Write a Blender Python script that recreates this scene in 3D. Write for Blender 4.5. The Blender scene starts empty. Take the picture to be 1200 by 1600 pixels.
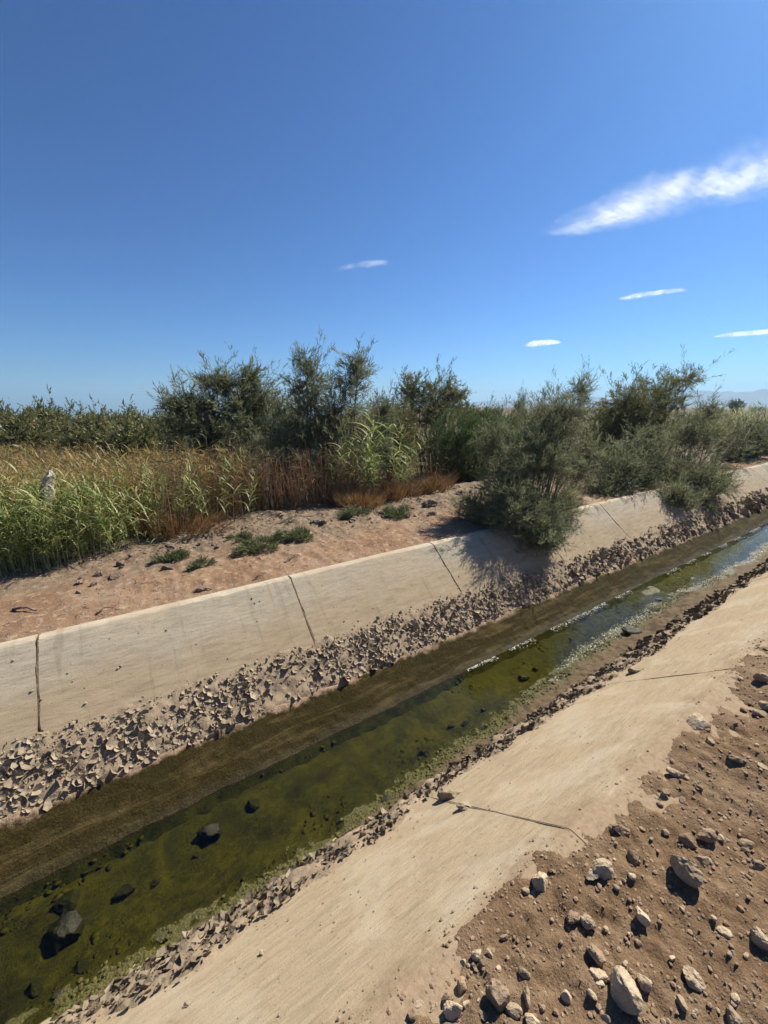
import bpy, math, random
import numpy as np
from mathutils import Vector, Matrix, Euler

sc = bpy.context.scene
R = math.radians
COL = sc.collection

# ------------------------------------------------------------------ camera
# X runs along the canal, Y across it (towards the far bank), Z up; bank level is z = 0
CAM_H = 1.70
PITCH, CANAL = R(14.9), R(56.6)          # camera tilt, angle between view and canal
FPX = 620.0
cam_d = bpy.data.cameras.new('camera')
cam = bpy.data.objects.new('camera', cam_d)
COL.objects.link(cam)
cam.location = (0, 0, CAM_H)
cam.rotation_euler = (R(90) - PITCH, 0, -(R(90) - CANAL))
cam_d.sensor_fit = 'VERTICAL'
cam_d.sensor_height = 36.0
cam_d.sensor_width = 27.0
cam_d.lens = FPX / 1600 * 36.0
cam_d.clip_start = 0.05
cam_d.clip_end = 60000
sc.camera = cam

# ------------------------------------------------------------------ sky, sun, exposure
SUN_EL, SUN_AZ = R(46), R(9)             # azimuth measured from +X towards +Y
w = bpy.data.worlds.new('World')
sc.world = w
w.use_nodes = True
nt = w.node_tree
nt.nodes.clear()
wo = nt.nodes.new('ShaderNodeOutputWorld')
bg = nt.nodes.new('ShaderNodeBackground')
sky = nt.nodes.new('ShaderNodeTexSky')
sky.sky_type = 'NISHITA'
sky.sun_disc = False
sky.sun_elevation = SUN_EL
sky.sun_rotation = R(90) - SUN_AZ
sky.altitude = 900
sky.air_density = 1.0
sky.dust_density = 0.9
sky.ozone_density = 5.0
bg.inputs['Strength'].default_value = 0.050
gm = nt.nodes.new('ShaderNodeGamma')
gm.inputs['Gamma'].default_value = 1.3
nt.links.new(sky.outputs[0], gm.inputs['Color'])
tn = nt.nodes.new('ShaderNodeMixRGB')
tn.blend_type = 'MULTIPLY'
tn.inputs['Fac'].default_value = 1.0
tn.inputs['Color2'].default_value = (0.31, 0.56, 0.75, 1)
nt.links.new(gm.outputs[0], tn.inputs['Color1'])
nt.links.new(tn.outputs[0], bg.inputs['Color'])
nt.links.new(bg.outputs[0], wo.inputs['Surface'])

sun_d = bpy.data.lights.new('sun', 'SUN')
sun = bpy.data.objects.new('sun', sun_d)
COL.objects.link(sun)
sun_d.energy = 5.0
sun_d.angle = R(0.53)
sun_d.color = (1.0, 0.945, 0.80)
sdir = Vector((math.cos(SUN_EL) * math.cos(SUN_AZ), math.cos(SUN_EL) * math.sin(SUN_AZ), math.sin(SUN_EL)))
sun.rotation_euler = sdir.to_track_quat('Z', 'Y').to_euler()
sun.location = sdir * 50

sc.render.engine = 'CYCLES'
sc.view_settings.view_transform = 'Standard'
sc.view_settings.look = 'None'
sc.view_settings.exposure = 0.82
sc.view_settings.gamma = 1.0
sc.view_settings.use_curve_mapping = False
cy = sc.cycles
cy.use_denoising = True
cy.denoising_input_passes = 'RGB_ALBEDO_NORMAL'
cy.denoising_prefilter = 'FAST'
cy.max_bounces = 6
cy.diffuse_bounces = 3
cy.glossy_bounces = 3
cy.transmission_bounces = 4
cy.transparent_max_bounces = 12
cy.volume_bounces = 0
cy.caustics_reflective = False
cy.caustics_refractive = False
cy.use_adaptive_sampling = True
cy.adaptive_threshold = 0.008

# ------------------------------------------------------------------ helpers
rng = np.random.default_rng(7)
random.seed(7)


def px_ray(x, y):
    """direction through a pixel of the 1200 x 1600 photograph, in world axes"""
    rx, ry, rf = x - 600.0, 800.0 - y, FPX
    up = ry * math.cos(PITCH) - rf * math.sin(PITCH)
    fw = rf * math.cos(PITCH) + ry * math.sin(PITCH)
    return np.array([fw * math.cos(CANAL) + rx * math.sin(CANAL), fw * math.sin(CANAL) - rx * math.cos(CANAL), up])


def at_z(x, y, z=0.0):
    r = px_ray(x, y)
    return r * ((z - CAM_H) / r[2]) + np.array([0, 0, CAM_H])


def at_y(x, y, Y):
    r = px_ray(x, y)
    return r * (Y / r[1]) + np.array([0, 0, CAM_H])


def depth_of(p):
    d = np.asarray(p) - np.array([0, 0, CAM_H])
    fw = np.array([math.cos(CANAL) * math.cos(PITCH), math.sin(CANAL) * math.cos(PITCH), -math.sin(PITCH)])
    return float(d @ fw)


def _hash(ix, iy, seed):
    ix, iy = np.asarray(ix), np.asarray(iy)
    h = (ix.astype(np.int64) * 374761393 + iy.astype(np.int64) * 668265263 + seed * 144269504) & 0xffffffff
    h = ((h ^ (h >> 13)) * 1274126177) & 0xffffffff
    h = ((h ^ (h >> 16)) * 2246822519) & 0xffffffff
    return ((h ^ (h >> 15)) & 0xffffff) / float(0xffffff)


def vn(x, y, seed=0):
    x = np.asarray(x, float); y = np.asarray(y, float)
    x, y = np.broadcast_arrays(x, y)
    ix, iy = np.floor(x), np.floor(y)
    fx, fy = x - ix, y - iy
    fx = fx * fx * (3 - 2 * fx); fy = fy * fy * (3 - 2 * fy)
    a = _hash(ix, iy, seed); b = _hash(ix + 1, iy, seed)
    c = _hash(ix, iy + 1, seed); d = _hash(ix + 1, iy + 1, seed)
    return (a + (b - a) * fx) * (1 - fy) + (c + (d - c) * fx) * fy


def fbm(x, y, seed=0, octv=4):
    """about -1 .. 1"""
    s, amp, tot = 0.0, 1.0, 0.0
    x = np.asarray(x, float); y = np.asarray(y, float)
    for k in range(octv):
        ca, sa = math.cos(0.55 + 0.9 * k), math.sin(0.55 + 0.9 * k)      # turned at each octave so that no lattice shows
        s = s + amp * (vn((x * ca - y * sa) * 2 ** k + 17.3 * k, (x * sa + y * ca) * 2 ** k - 9.1 * k, seed + k) * 2 - 1)
        tot += amp
        amp *= 0.5
    return s / tot * 1.5


def smooth(a, b, x):
    t = np.clip((np.asarray(x, float) - a) / (b - a), 0, 1)
    return t * t * (3 - 2 * t)


def mesh_np(name, V, F, smooth_shade=False):
    """V (n,3), F (m,3 or 4) index array, or a list of such arrays"""
    me = bpy.data.meshes.new(name)
    V = np.asarray(V, np.float32)
    Fs = F if isinstance(F, list) else [F]
    Fs = [np.asarray(f, np.int32) for f in Fs if len(f)]
    me.vertices.add(len(V))
    me.vertices.foreach_set('co', V.ravel())
    nl = sum(f.size for f in Fs); npoly = sum(len(f) for f in Fs)
    me.loops.add(nl)
    me.polygons.add(npoly)
    me.loops.foreach_set('vertex_index', np.concatenate([f.ravel() for f in Fs]))
    starts, off = [], 0
    for f in Fs:
        starts.append(off + np.arange(len(f)) * f.shape[1]); off += f.size
    me.polygons.foreach_set('loop_start', np.concatenate(starts).astype(np.int32))
    me.polygons.foreach_set('use_smooth', np.full(npoly, bool(smooth_shade)))
    me.update(calc_edges=True)
    me.validate()
    return me


def obj(name, me, mats=None, parent=None, loc=None, rot=None, scale=None):
    o = bpy.data.objects.new(name, me)
    COL.objects.link(o)
    if mats is not None and me is not None and len(me.materials) == 0:
        for m in (mats if isinstance(mats, (list, tuple)) else [mats]):
            me.materials.append(m)
    if parent is not None:
        o.parent = parent
    if loc is not None:
        o.location = loc
    if rot is not None:
        o.rotation_euler = rot
    if scale is not None:
        o.scale = scale
    return o


def tag(o, label=None, cat=None, group=None, kind=None):
    if label: o['label'] = label
    if cat: o['category'] = cat
    if group: o['group'] = group
    if kind: o['kind'] = kind
    return o


def grid_faces(nu, nv, flip=False):
    i, j = np.meshgrid(np.arange(nu - 1), np.arange(nv - 1), indexing='ij')
    a = (i * nv + j).ravel(); b = ((i + 1) * nv + j).ravel()
    c = ((i + 1) * nv + j + 1).ravel(); d = (i * nv + j + 1).ravel()
    return np.stack([a, d, c, b] if flip else [a, b, c, d], 1)


def face_attr(me, name, vals):
    a = me.attributes.new(name, 'FLOAT', 'FACE')
    a.data.foreach_set('value', np.asarray(vals, np.float32))


def vert_attr(me, name, vals):
    a = me.attributes.new(name, 'FLOAT', 'POINT')
    a.data.foreach_set('value', np.asarray(vals, np.float32))


# ------------------------------------------------------------------ materials
class NT:
    def __init__(s, name):
        s.m = bpy.data.materials.new(name)
        s.m.use_nodes = True
        s.t = s.m.node_tree
        s.t.nodes.clear()
        s.out = s.t.nodes.new('ShaderNodeOutputMaterial')

    def n(s, typ, **kw):
        nd = s.t.nodes.new('ShaderNode' + typ)
        for k, v in kw.items():
            if k.startswith('i_'):
                key = k[2:].replace('_', ' ')
                nd.inputs[key].default_value = v
            else:
                setattr(nd, k, v)
        return nd

    def l(s, a, b):
        s.t.links.new(a, b)

    def pos(s):
        return s.n('NewGeometry').outputs['Position']

    def objco(s):
        return s.n('TexCoord').outputs['Object']

    def scale(s, vec, sx, sy, sz, rot=(0, 0, 0)):
        mp = s.n('Mapping')
        mp.inputs['Scale'].default_value = (sx, sy, sz)
        mp.inputs['Rotation'].default_value = rot
        s.l(vec, mp.inputs['Vector'])
        return mp.outputs[0]

    def noise(s, vec, scale, detail=4, rough=0.55, dist=0.0):
        nd = s.n('TexNoise')
        nd.inputs['Scale'].default_value = scale
        nd.inputs['Detail'].default_value = detail
        nd.inputs['Roughness'].default_value = rough
        nd.inputs['Distortion'].default_value = dist
        s.l(vec, nd.inputs['Vector'])
        return nd.outputs['Fac']

    def ramp(s, fac, stops):
        nd = s.n('ValToRGB')
        el = nd.color_ramp.elements
        while len(el) < len(stops):
            el.new(0.5)
        for e, (p, c) in zip(el, stops):
            e.position = p
            e.color = (*c, 1) if len(c) == 3 else c
        s.l(fac, nd.inputs['Fac'])
        return nd.outputs['Color']

    def maprange(s, v, a, b, c=0.0, d=1.0, smooth=True):
        nd = s.n('MapRange')
        nd.interpolation_type = 'SMOOTHSTEP' if smooth else 'LINEAR'
        for k, x in zip(('From Min', 'From Max', 'To Min', 'To Max'), (a, b, c, d)):
            nd.inputs[k].default_value = x
        s.l(v, nd.inputs['Value'])
        return nd.outputs[0]

    def mix(s, fac, a, b, mode='MIX'):
        nd = s.n('MixRGB', blend_type=mode)
        for key, x in (('Fac', fac), ('Color1', a), ('Color2', b)):
            if isinstance(x, (int, float)):
                nd.inputs[key].default_value = x
            elif isinstance(x, tuple):
                nd.inputs[key].default_value = (*x, 1)
            else:
                s.l(x, nd.inputs[key])
        return nd.outputs[0]

    def math(s, op, a, b=None):
        nd = s.n('Math', operation=op)
        for i, x in enumerate((a, b)):
            if x is None: continue
            if isinstance(x, (int, float)): nd.inputs[i].default_value = x
            else: s.l(x, nd.inputs[i])
        return nd.outputs[0]

    def bump(s, h, strength=0.5, dist=0.01, normal=None):
        nd = s.n('Bump')
        nd.inputs['Strength'].default_value = strength
        nd.inputs['Distance'].default_value = dist
        s.l(h, nd.inputs['Height'])
        if normal is not None: s.l(normal, nd.inputs['Normal'])
        return nd.outputs[0]

    def attr(s, name):
        nd = s.n('Attribute', attribute_name=name)
        return nd.outputs['Fac']

    def sep(s, v):
        nd = s.n('SeparateXYZ')
        s.l(v, nd.inputs[0])
        return nd.outputs

    def principled(s, color, rough=0.9, normal=None, spec=0.3):
        nd = s.n('BsdfPrincipled')
        if isinstance(color, tuple): nd.inputs['Base Color'].default_value = (*color, 1)
        else: s.l(color, nd.inputs['Base Color'])
        if isinstance(rough, (int, float)): nd.inputs['Roughness'].default_value = rough
        else: s.l(rough, nd.inputs['Roughness'])
        nd.inputs['Specular IOR Level'].default_value = spec
        if normal is not None: s.l(normal, nd.inputs['Normal'])
        s.l(nd.outputs[0], s.out.inputs['Surface'])
        return nd


def mat_ground():
    t = NT('ground_earth')
    p = t.pos()
    xyz = t.sep(p)
    n1 = t.noise(p, 1.6, 5, 0.6)
    n2 = t.noise(p, 14, 5, 0.65)
    n3 = t.noise(p, 90, 4, 0.7)
    near = t.ramp(n2, [(0.25, (0.125, 0.076, 0.043)), (0.5, (0.205, 0.13, 0.076)), (0.75, (0.30, 0.205, 0.125))])
    near = t.mix(t.maprange(n1, 0.45, 0.7), near, t.mix(0.5, near, (0.34, 0.25, 0.17)))
    far = t.ramp(n1, [(0.3, (0.20, 0.115, 0.068)), (0.5, (0.29, 0.18, 0.112)), (0.7, (0.35, 0.245, 0.17))])
    far = t.mix(t.maprange(n2, 0.5, 0.70), far, (0.43, 0.33, 0.24))
    far = t.mix(t.maprange(t.noise(p, 33, 5, 0.7), 0.55, 0.70, 0, 0.6), far, (0.15, 0.10, 0.066))
    # grey-brown litter and crusted soil towards the vegetation
    yy = t.math('ADD', xyz[1], t.math('MULTIPLY', n1, 1.6))
    grey = t.ramp(n2, [(0.3, (0.13, 0.092, 0.064)), (0.55, (0.25, 0.185, 0.13)), (0.75, (0.39, 0.31, 0.235))])
    far = t.mix(t.maprange(yy, 5.0, 6.1), far, grey)
    field = t.ramp(t.noise(p, 0.35, 5, 0.6), [(0.3, (0.10, 0.072, 0.038)), (0.6, (0.14, 0.10, 0.055)), (0.8, (0.095, 0.085, 0.038))])
    col = t.mix(t.maprange(xyz[1], 1.5, 2.5), near, far)
    col = t.mix(t.maprange(xyz[1], 7.5, 11), col, field)
    col = t.mix(t.maprange(n3, 0.3, 0.75, 0, 0.35), col, t.mix(1, col, (0.55, 0.5, 0.46), 'MULTIPLY'))
    h = t.math('ADD', t.math('MULTIPLY', n2, 0.6), t.math('MULTIPLY', n3, 0.4))
    t.principled(col, 0.95, t.bump(h, 1.0, 0.035), 0.15)
    return t.m


def mat_concrete(name, tint, dusty, spill=False):
    t = NT(name)
    p = t.pos()
    big = t.noise(p, 1.3, 5, 0.6, 0.4)
    mid = t.noise(t.scale(p, 5, 22, 22), 1.0, 6, 0.7)
    fine = t.noise(p, 160, 4, 0.7)
    speck = t.noise(p, 45, 3, 0.6)
    g = t.ramp(mid, [(0.25, tuple(c * 0.72 for c in tint)), (0.5, tint), (0.75, tuple(min(c * 1.2, 0.8) for c in tint))])
    g = t.mix(t.maprange(big, 0.42, 0.66, 0, dusty), g, (0.40, 0.30, 0.195))
    g = t.mix(t.maprange(speck, 0.60, 0.70, 0, 0.55), g, tuple(c * 0.5 for c in tint))
    scr = t.noise(t.scale(p, 9, 75, 75, (0, 0, 0.18)), 1.0, 5, 0.75, 0.5)
    g = t.mix(t.maprange(scr, 0.52, 0.66, 0, 0.5), g, tuple(c * 0.58 for c in tint))
    g = t.mix(t.maprange(scr, 0.34, 0.46, 0.35, 0), g, tuple(min(c * 1.35, 0.8) for c in tint))
    g = t.mix(t.maprange(fine, 0.3, 0.8, 0, 0.45), g, t.mix(1, g, (0.62, 0.58, 0.54), 'MULTIPLY'))
    if not spill:
        zz = t.math('ADD', t.sep(p)[2], t.math('MULTIPLY', t.math('SUBTRACT', t.noise(p, 3.0, 5, 0.65), 0.5), 0.28))
        g = t.mix(t.maprange(zz, -0.34, -0.12, 0.75, 0.0), g, t.ramp(mid, [(0.3, (0.24, 0.175, 0.11)), (0.7, (0.37, 0.28, 0.185))]))
        g = t.mix(t.maprange(t.noise(t.scale(p, 14, 1.2, 1.2), 1.0, 4, 0.6), 0.56, 0.70, 0, 0.4), g, t.mix(1, g, (0.6, 0.56, 0.52), 'MULTIPLY'))
    if spill:
        # earth washed from the bank, and grey bare patches between
        yy = t.math('ADD', t.sep(p)[1], t.math('MULTIPLY', t.math('SUBTRACT', t.noise(p, 5, 5, 0.65), 0.5), 0.55))
        g = t.mix(t.maprange(t.noise(p, 2.1, 5, 0.6, 0.5), 0.48, 0.64, 0, 0.65), g, t.mix(0.45, g, (0.52, 0.46, 0.36)))
        g = t.mix(t.maprange(yy, 0.60, 0.74, 0.75, 0.0), g, t.ramp(speck, [(0.3, (0.20, 0.135, 0.085)), (0.7, (0.33, 0.235, 0.155))]))
    h = t.math('ADD', t.math('ADD', t.math('MULTIPLY', mid, 0.9), t.math('MULTIPLY', scr, -0.4)), t.math('MULTIPLY', fine, 0.35))
    t.principled(g, 0.92, t.bump(h, 0.55, 0.012), 0.2)
    return t.m


def mat_simple(name, stops, scale=20, rough=0.9, bump=0.4, bdist=0.01, spec=0.2, rnd=0.0, coords='pos'):
    t = NT(name)
    p = t.pos() if coords == 'pos' else t.objco()
    a = t.noise(p, scale, 5, 0.62)
    b = t.noise(p, scale * 6, 4, 0.7)
    f = t.math('ADD', t.math('MULTIPLY', a, 0.65), t.math('MULTIPLY', b, 0.35))
    col = t.ramp(f, stops)
    if rnd:
        oi = t.n('ObjectInfo').outputs['Random']
        k = t.maprange(oi, 0, 1, 1 - rnd, 1 + rnd, False)
        hsv = t.n('HueSaturation')
        t.l(k, hsv.inputs['Value']); t.l(col, hsv.inputs['Color'])
        hsv.inputs['Saturation'].default_value = 1.0
        col = hsv.outputs[0]
    t.principled(col, rough, t.bump(f, bump, bdist), spec)
    return t.m


def mat_leaf(name, dark, light, dry=None, trans=0.35, dry_amt=0.1):
    t = NT(name)
    tint = t.attr('tint')
    p = t.pos()
    nz = t.noise(p, 2.2, 3)
    f = t.math('ADD', t.math('MULTIPLY', tint, 0.7), t.math('MULTIPLY', nz, 0.3))
    stops = [(0.15, dark), (0.75, light)]
    col = t.ramp(f, stops)
    if dry:
        col = t.mix(t.maprange(tint, 1 - dry_amt - 0.04, 1 - dry_amt + 0.02), col, dry)
    d = t.n('BsdfDiffuse'); t.l(col, d.inputs['Color'])
    tr = t.n('BsdfTranslucent'); t.l(col, tr.inputs['Color'])
    ms = t.n('MixShader'); ms.inputs[0].default_value = trans
    t.l(d.outputs[0], ms.inputs[1]); t.l(tr.outputs[0], ms.inputs[2])
    gl = t.n('BsdfGlossy'); gl.inputs['Roughness'].default_value = 0.5
    ms2 = t.n('MixShader'); ms2.inputs[0].default_value = 0.04
    t.l(ms.outputs[0], ms2.inputs[1]); t.l(gl.outputs[0], ms2.inputs[2])
    t.l(ms2.outputs[0], t.out.inputs['Surface'])
    return t.m


M = {}
M['ground'] = mat_ground()
M['conc_far'] = mat_concrete('concrete_weathered', (0.37, 0.32, 0.245), 0.45)
M['conc_near'] = mat_concrete('concrete_dusty', (0.385, 0.30, 0.20), 0.85, True)
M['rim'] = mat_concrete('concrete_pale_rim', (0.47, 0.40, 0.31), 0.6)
M['filler'] = mat_simple('joint_filler', [(0.3, (0.05, 0.034, 0.022)), (0.55, (0.13, 0.09, 0.06)), (0.75, (0.27, 0.2, 0.135))], 30, bump=0.8)
M['filler_dusty'] = mat_simple('joint_filler_dusty', [(0.3, (0.14, 0.10, 0.066)), (0.55, (0.26, 0.195, 0.13)), (0.8, (0.4, 0.31, 0.21))], 30, bump=0.8)
M['flake'] = mat_simple('dried_mud', [(0.3, (0.16, 0.122, 0.084)), (0.5, (0.275, 0.217, 0.153)), (0.75, (0.40, 0.325, 0.24))], 9, bump=0.5, bdist=0.005, rnd=0.25)
M['flake_damp'] = mat_simple('damp_mud', [(0.3, (0.10, 0.076, 0.052)), (0.5, (0.19, 0.148, 0.104)), (0.75, (0.31, 0.25, 0.18))], 7, bump=0.5, bdist=0.005, rnd=0.25)
M['crust'] = mat_simple('mud_crust', [(0.3, (0.18, 0.132, 0.09)), (0.55, (0.30, 0.225, 0.155)), (0.8, (0.4, 0.31, 0.225))], 18, bump=0.8, bdist=0.015)
M['pebble'] = mat_simple('pebble', [(0.3, (0.17, 0.115, 0.075)), (0.5, (0.26, 0.18, 0.12)), (0.75, (0.42, 0.33, 0.25))], 30, bump=0.5)
M['stone'] = mat_simple('stone_tan', [(0.3, (0.23, 0.16, 0.10)), (0.5, (0.40, 0.305, 0.205)), (0.7, (0.58, 0.475, 0.345))], 16, bump=0.9, bdist=0.02, rnd=0.25)
M['stone_brown'] = mat_simple('stone_brown', [(0.3, (0.18, 0.118, 0.074)), (0.55, (0.30, 0.212, 0.14)), (0.8, (0.42, 0.32, 0.22))], 16, bump=0.9, bdist=0.02, rnd=0.25)
M['wetrock'] = mat_simple('wet_rock', [(0.3, (0.012, 0.011, 0.006)), (0.55, (0.03, 0.027, 0.014)), (0.8, (0.10, 0.09, 0.06))], 22, rough=0.55, bump=1.0, bdist=0.02, spec=0.3)
M['twig'] = mat_simple('twig', [(0.3, (0.07, 0.055, 0.045)), (0.7, (0.2, 0.165, 0.14))], 40)
M['clod'] = mat_simple('earth_clod', [(0.3, (0.11, 0.08, 0.06)), (0.55, (0.22, 0.16, 0.12)), (0.8, (0.36, 0.28, 0.22))], 18, bump=0.9, bdist=0.02, rnd=0.3)
M['bark'] = mat_simple('bark', [(0.3, (0.07, 0.055, 0.043)), (0.7, (0.21, 0.17, 0.13))], 30)
M['post'] = mat_simple('weathered_post', [(0.3, (0.24, 0.2, 0.17)), (0.5, (0.42, 0.37, 0.32)), (0.75, (0.58, 0.53, 0.46))], 12, bump=1.0, bdist=0.02)
M['board'] = mat_simple('weathered_board', [(0.3, (0.09, 0.065, 0.045)), (0.6, (0.16, 0.115, 0.08)), (0.8, (0.24, 0.18, 0.12))], 14, bump=0.8)



def mat_silt():
    t = NT('wet_silt')
    p = t.pos()
    xyz = t.sep(p)
    a = t.noise(p, 9, 5, 0.6)
    b = t.noise(p, 70, 4, 0.65)
    c = t.noise(p, 190, 3, 0.6)
    zz = t.math('ADD', xyz[2], t.math('MULTIPLY', t.math('SUBTRACT', a, 0.5), 0.11))
    dry = t.ramp(b, [(0.3, (0.22, 0.15, 0.10)), (0.6, (0.36, 0.25, 0.175)), (0.8, (0.42, 0.31, 0.23))])
    damp = t.ramp(b, [(0.3, (0.017, 0.012, 0.003)), (0.55, (0.036, 0.026, 0.007)), (0.8, (0.068, 0.05, 0.017))])
    wet = t.ramp(b, [(0.3, (0.022, 0.016, 0.006)), (0.6, (0.05, 0.038, 0.017)), (0.8, (0.12, 0.098, 0.055))])
    st = t.noise(t.scale(p, 1.6, 14, 14), 1.0, 5, 0.65, 0.6)
    damp = t.mix(t.maprange(st, 0.46, 0.68, 0, 0.7), damp, (0.11, 0.082, 0.034))
    damp = t.mix(t.maprange(t.noise(p, 3.2, 5, 0.65), 0.52, 0.66, 0, 0.65), damp, (0.030, 0.026, 0.006))
    col = t.mix(t.maprange(zz, -0.735, -0.70), damp, dry)
    col = t.mix(t.maprange(zz, -0.925, -0.895, 0.6, 0), col, wet)
    col = t.mix(t.maprange(xyz[2], -0.955, -0.938, 1, 0), col, t.ramp(a, [(0.35, (0.012, 0.014, 0.002)), (0.65, (0.06, 0.058, 0.008))]))
    h = t.math('ADD', b, t.math('MULTIPLY', c, 0.5))
    rough = t.maprange(zz, -0.93, -0.86, 0.6, 0.95)
    t.principled(col, rough, t.bump(h, 0.8, 0.010), 0.15)
    return t.m


def mat_bed():
    t = NT('algae_bed')
    p = t.pos()
    xyz = t.sep(p)
    n1 = t.noise(p, 3.0, 6, 0.68, 0.8)
    n2 = t.noise(t.scale(p, 16, 34, 16, (0, 0, 0.5)), 1.0, 6, 0.75, 1.6)
    n3 = t.noise(p, 110, 4, 0.65)
    f = t.math('ADD', t.math('MULTIPLY', n1, 0.55), t.math('MULTIPLY', n2, 0.45))
    alg = t.ramp(f, [(0.34, (0.008, 0.008, 0.001)), (0.45, (0.032, 0.029, 0.002)), (0.54, (0.074, 0.066, 0.004)), (0.62, (0.125, 0.10, 0.009)), (0.74, (0.16, 0.11, 0.025))])
    fringe = t.ramp(n3, [(0.3, (0.03, 0.028, 0.006)), (0.55, (0.095, 0.085, 0.022)), (0.8, (0.23, 0.20, 0.085))])
    silt = t.ramp(n3, [(0.3, (0.07, 0.045, 0.02)), (0.55, (0.14, 0.095, 0.05)), (0.8, (0.22, 0.16, 0.10))])
    zz = t.math('ADD', xyz[2], t.math('MULTIPLY', t.math('SUBTRACT', n1, 0.5), 0.05))
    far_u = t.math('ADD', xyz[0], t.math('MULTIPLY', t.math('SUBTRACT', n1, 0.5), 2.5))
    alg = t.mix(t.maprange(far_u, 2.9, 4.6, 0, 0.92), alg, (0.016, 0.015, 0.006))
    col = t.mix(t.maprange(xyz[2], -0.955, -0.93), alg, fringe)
    col = t.mix(t.maprange(zz, -0.905, -0.875), col, silt)
    col = t.mix(t.maprange(n1, 0.62, 0.72, 0, 0.6), col, t.mix(1, col, (0.5, 0.45, 0.4), 'MULTIPLY'))
    h = t.math('ADD', t.math('MULTIPLY', n2, 0.4), n3)
    rough = t.maprange(xyz[2], -0.93, -0.87, 0.3, 0.9)
    t.principled(col, rough, t.bump(h, 0.9, 0.015), 0.4)
    return t.m


def mat_water():
    t = NT('water')
    p = t.pos()
    n1 = t.noise(t.scale(p, 5, 9, 1), 1.0, 3, 0.5)
    n2 = t.noise(t.scale(p, 22, 34, 1), 1.0, 2, 0.5)
    h = t.math('ADD', n1, t.math('MULTIPLY', n2, 0.25))
    nm = t.bump(h, 0.09, 0.03)
    fr = t.n('Fresnel'); fr.inputs['IOR'].default_value = 1.36
    t.l(nm, fr.inputs['Normal'])
    gl = t.n('BsdfGlossy'); gl.inputs['Roughness'].default_value = 0.03
    t.l(nm, gl.inputs['Normal'])
    tr = t.n('BsdfTransparent'); tr.inputs['Color'].default_value = (0.72, 0.72, 0.46, 1)
    ms = t.n('MixShader')
    t.l(fr.outputs[0], ms.inputs[0]); t.l(tr.outputs[0], ms.inputs[1]); t.l(gl.outputs[0], ms.inputs[2])
    t.l(ms.outputs[0], t.out.inputs['Surface'])
    return t.m


M['silt'] = mat_silt()
M['bed'] = mat_bed()
M['water'] = mat_water()
M['glint_flecks'] = mat_simple('pale_glint_flecks', [(0.3, (0.42, 0.40, 0.32)), (0.6, (0.66, 0.64, 0.55)), (0.8, (0.75, 0.74, 0.68))], 30, rough=0.35, bump=0.6, spec=0.5)  # pale colour that imitates sun glitter at the water edges

# ------------------------------------------------------------------ canal section (metres)
TAN = math.tan(R(39.5))
SIN, COS = math.sin(R(39.5)), math.cos(R(39.5))
YF, YN = 3.646, 0.63                     # top edges of the far and the near lining
ZW = -0.936                              # water level


def edge_near(u):
    return 0.605 + 0.035 * fbm(np.asarray(u) * 1.1, 3.3, 11, 2) + 0.035 * fbm(np.asarray(u) * 6, 1.3, 12, 3)


def ground_h(u, v):
    u = np.asarray(u, float); v = np.asarray(v, float)
    u, v = np.broadcast_arrays(u, v)
    # near bank: dirt spilling over the top of the lining
    dn = edge_near(u) + 0.03 * fbm(u * 13, v * 13, 5, 3) - v
    B = np.where(v < YN, 0.0, -(v - YN) * TAN)
    wn = np.clip(dn * 9, 0, 1)
    rough = 0.020 * fbm(u * 2.3, v * 2.3, 21, 3) + 0.014 * fbm(u * 9, v * 9, 22, 3) + 0.012 * fbm(u * 30, v * 30, 23, 3)
    zn = B + np.where(dn > 0, np.minimum(dn * 0.13, 0.035), np.maximum(dn * 1.5, -0.2)) + rough * wn
    # far bank
    df = v - (YF + 0.04) - 0.032 * fbm(u * 3.0, 0.3, 37, 4)
    big = 0.03 * fbm(u * 0.55, v * 0.55, 31, 3) * smooth(0.2, 1.4, df)
    lump = smooth(0.9, 1.7, df) * (1 - smooth(2.6, 4.0, df))
    rf = 0.013 * fbm(u * 13, v * 13, 33, 3) * smooth(0.0, 0.12, df) + 0.020 * fbm(u * 4.5, v * 4.5, 34, 3) * smooth(0.05, 0.6, df)
    cl = np.maximum(fbm(u * 3.2, v * 3.2, 35, 4), 0) * 0.06 * lump
    drop = -0.9 * smooth(2.3, 6.0, df - 0.45 * fbm(u * 0.4, 0.7, 36, 2)) * (1 - 0.35 * smooth(6, 14, u) * (1 - smooth(5, 9, df)))
    zf = np.where(df > 0, -0.012 + big + rf + cl + drop + 0.02 * smooth(0, 0.5, df), np.maximum(df * 3, -0.25) + (v - YF) * TAN * (v < YF))
    z = np.where(v < 1.55, zn, np.where(v > 2.85, zf, -1.35))
    # the land behind the reed field falls away
    z = z - 0.03 * np.maximum(v - 24, 0) * smooth(R(48), R(74), np.arctan2(v, u)) * (v > 24)
    far = np.hypot(u, v)
    z = z + 0.10 * fbm(u * 0.02, v * 0.02, 41, 2) * smooth(25, 60, far) * ((v > 8) | (v < -8))
    return z


def geo(start, stop, step, growth):
    out, x = [], start
    sgn = 1 if stop > start else -1
    while (stop - x) * sgn > 0:
        step *= growth
        x += sgn * step
        out.append(x)
    return out


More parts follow.
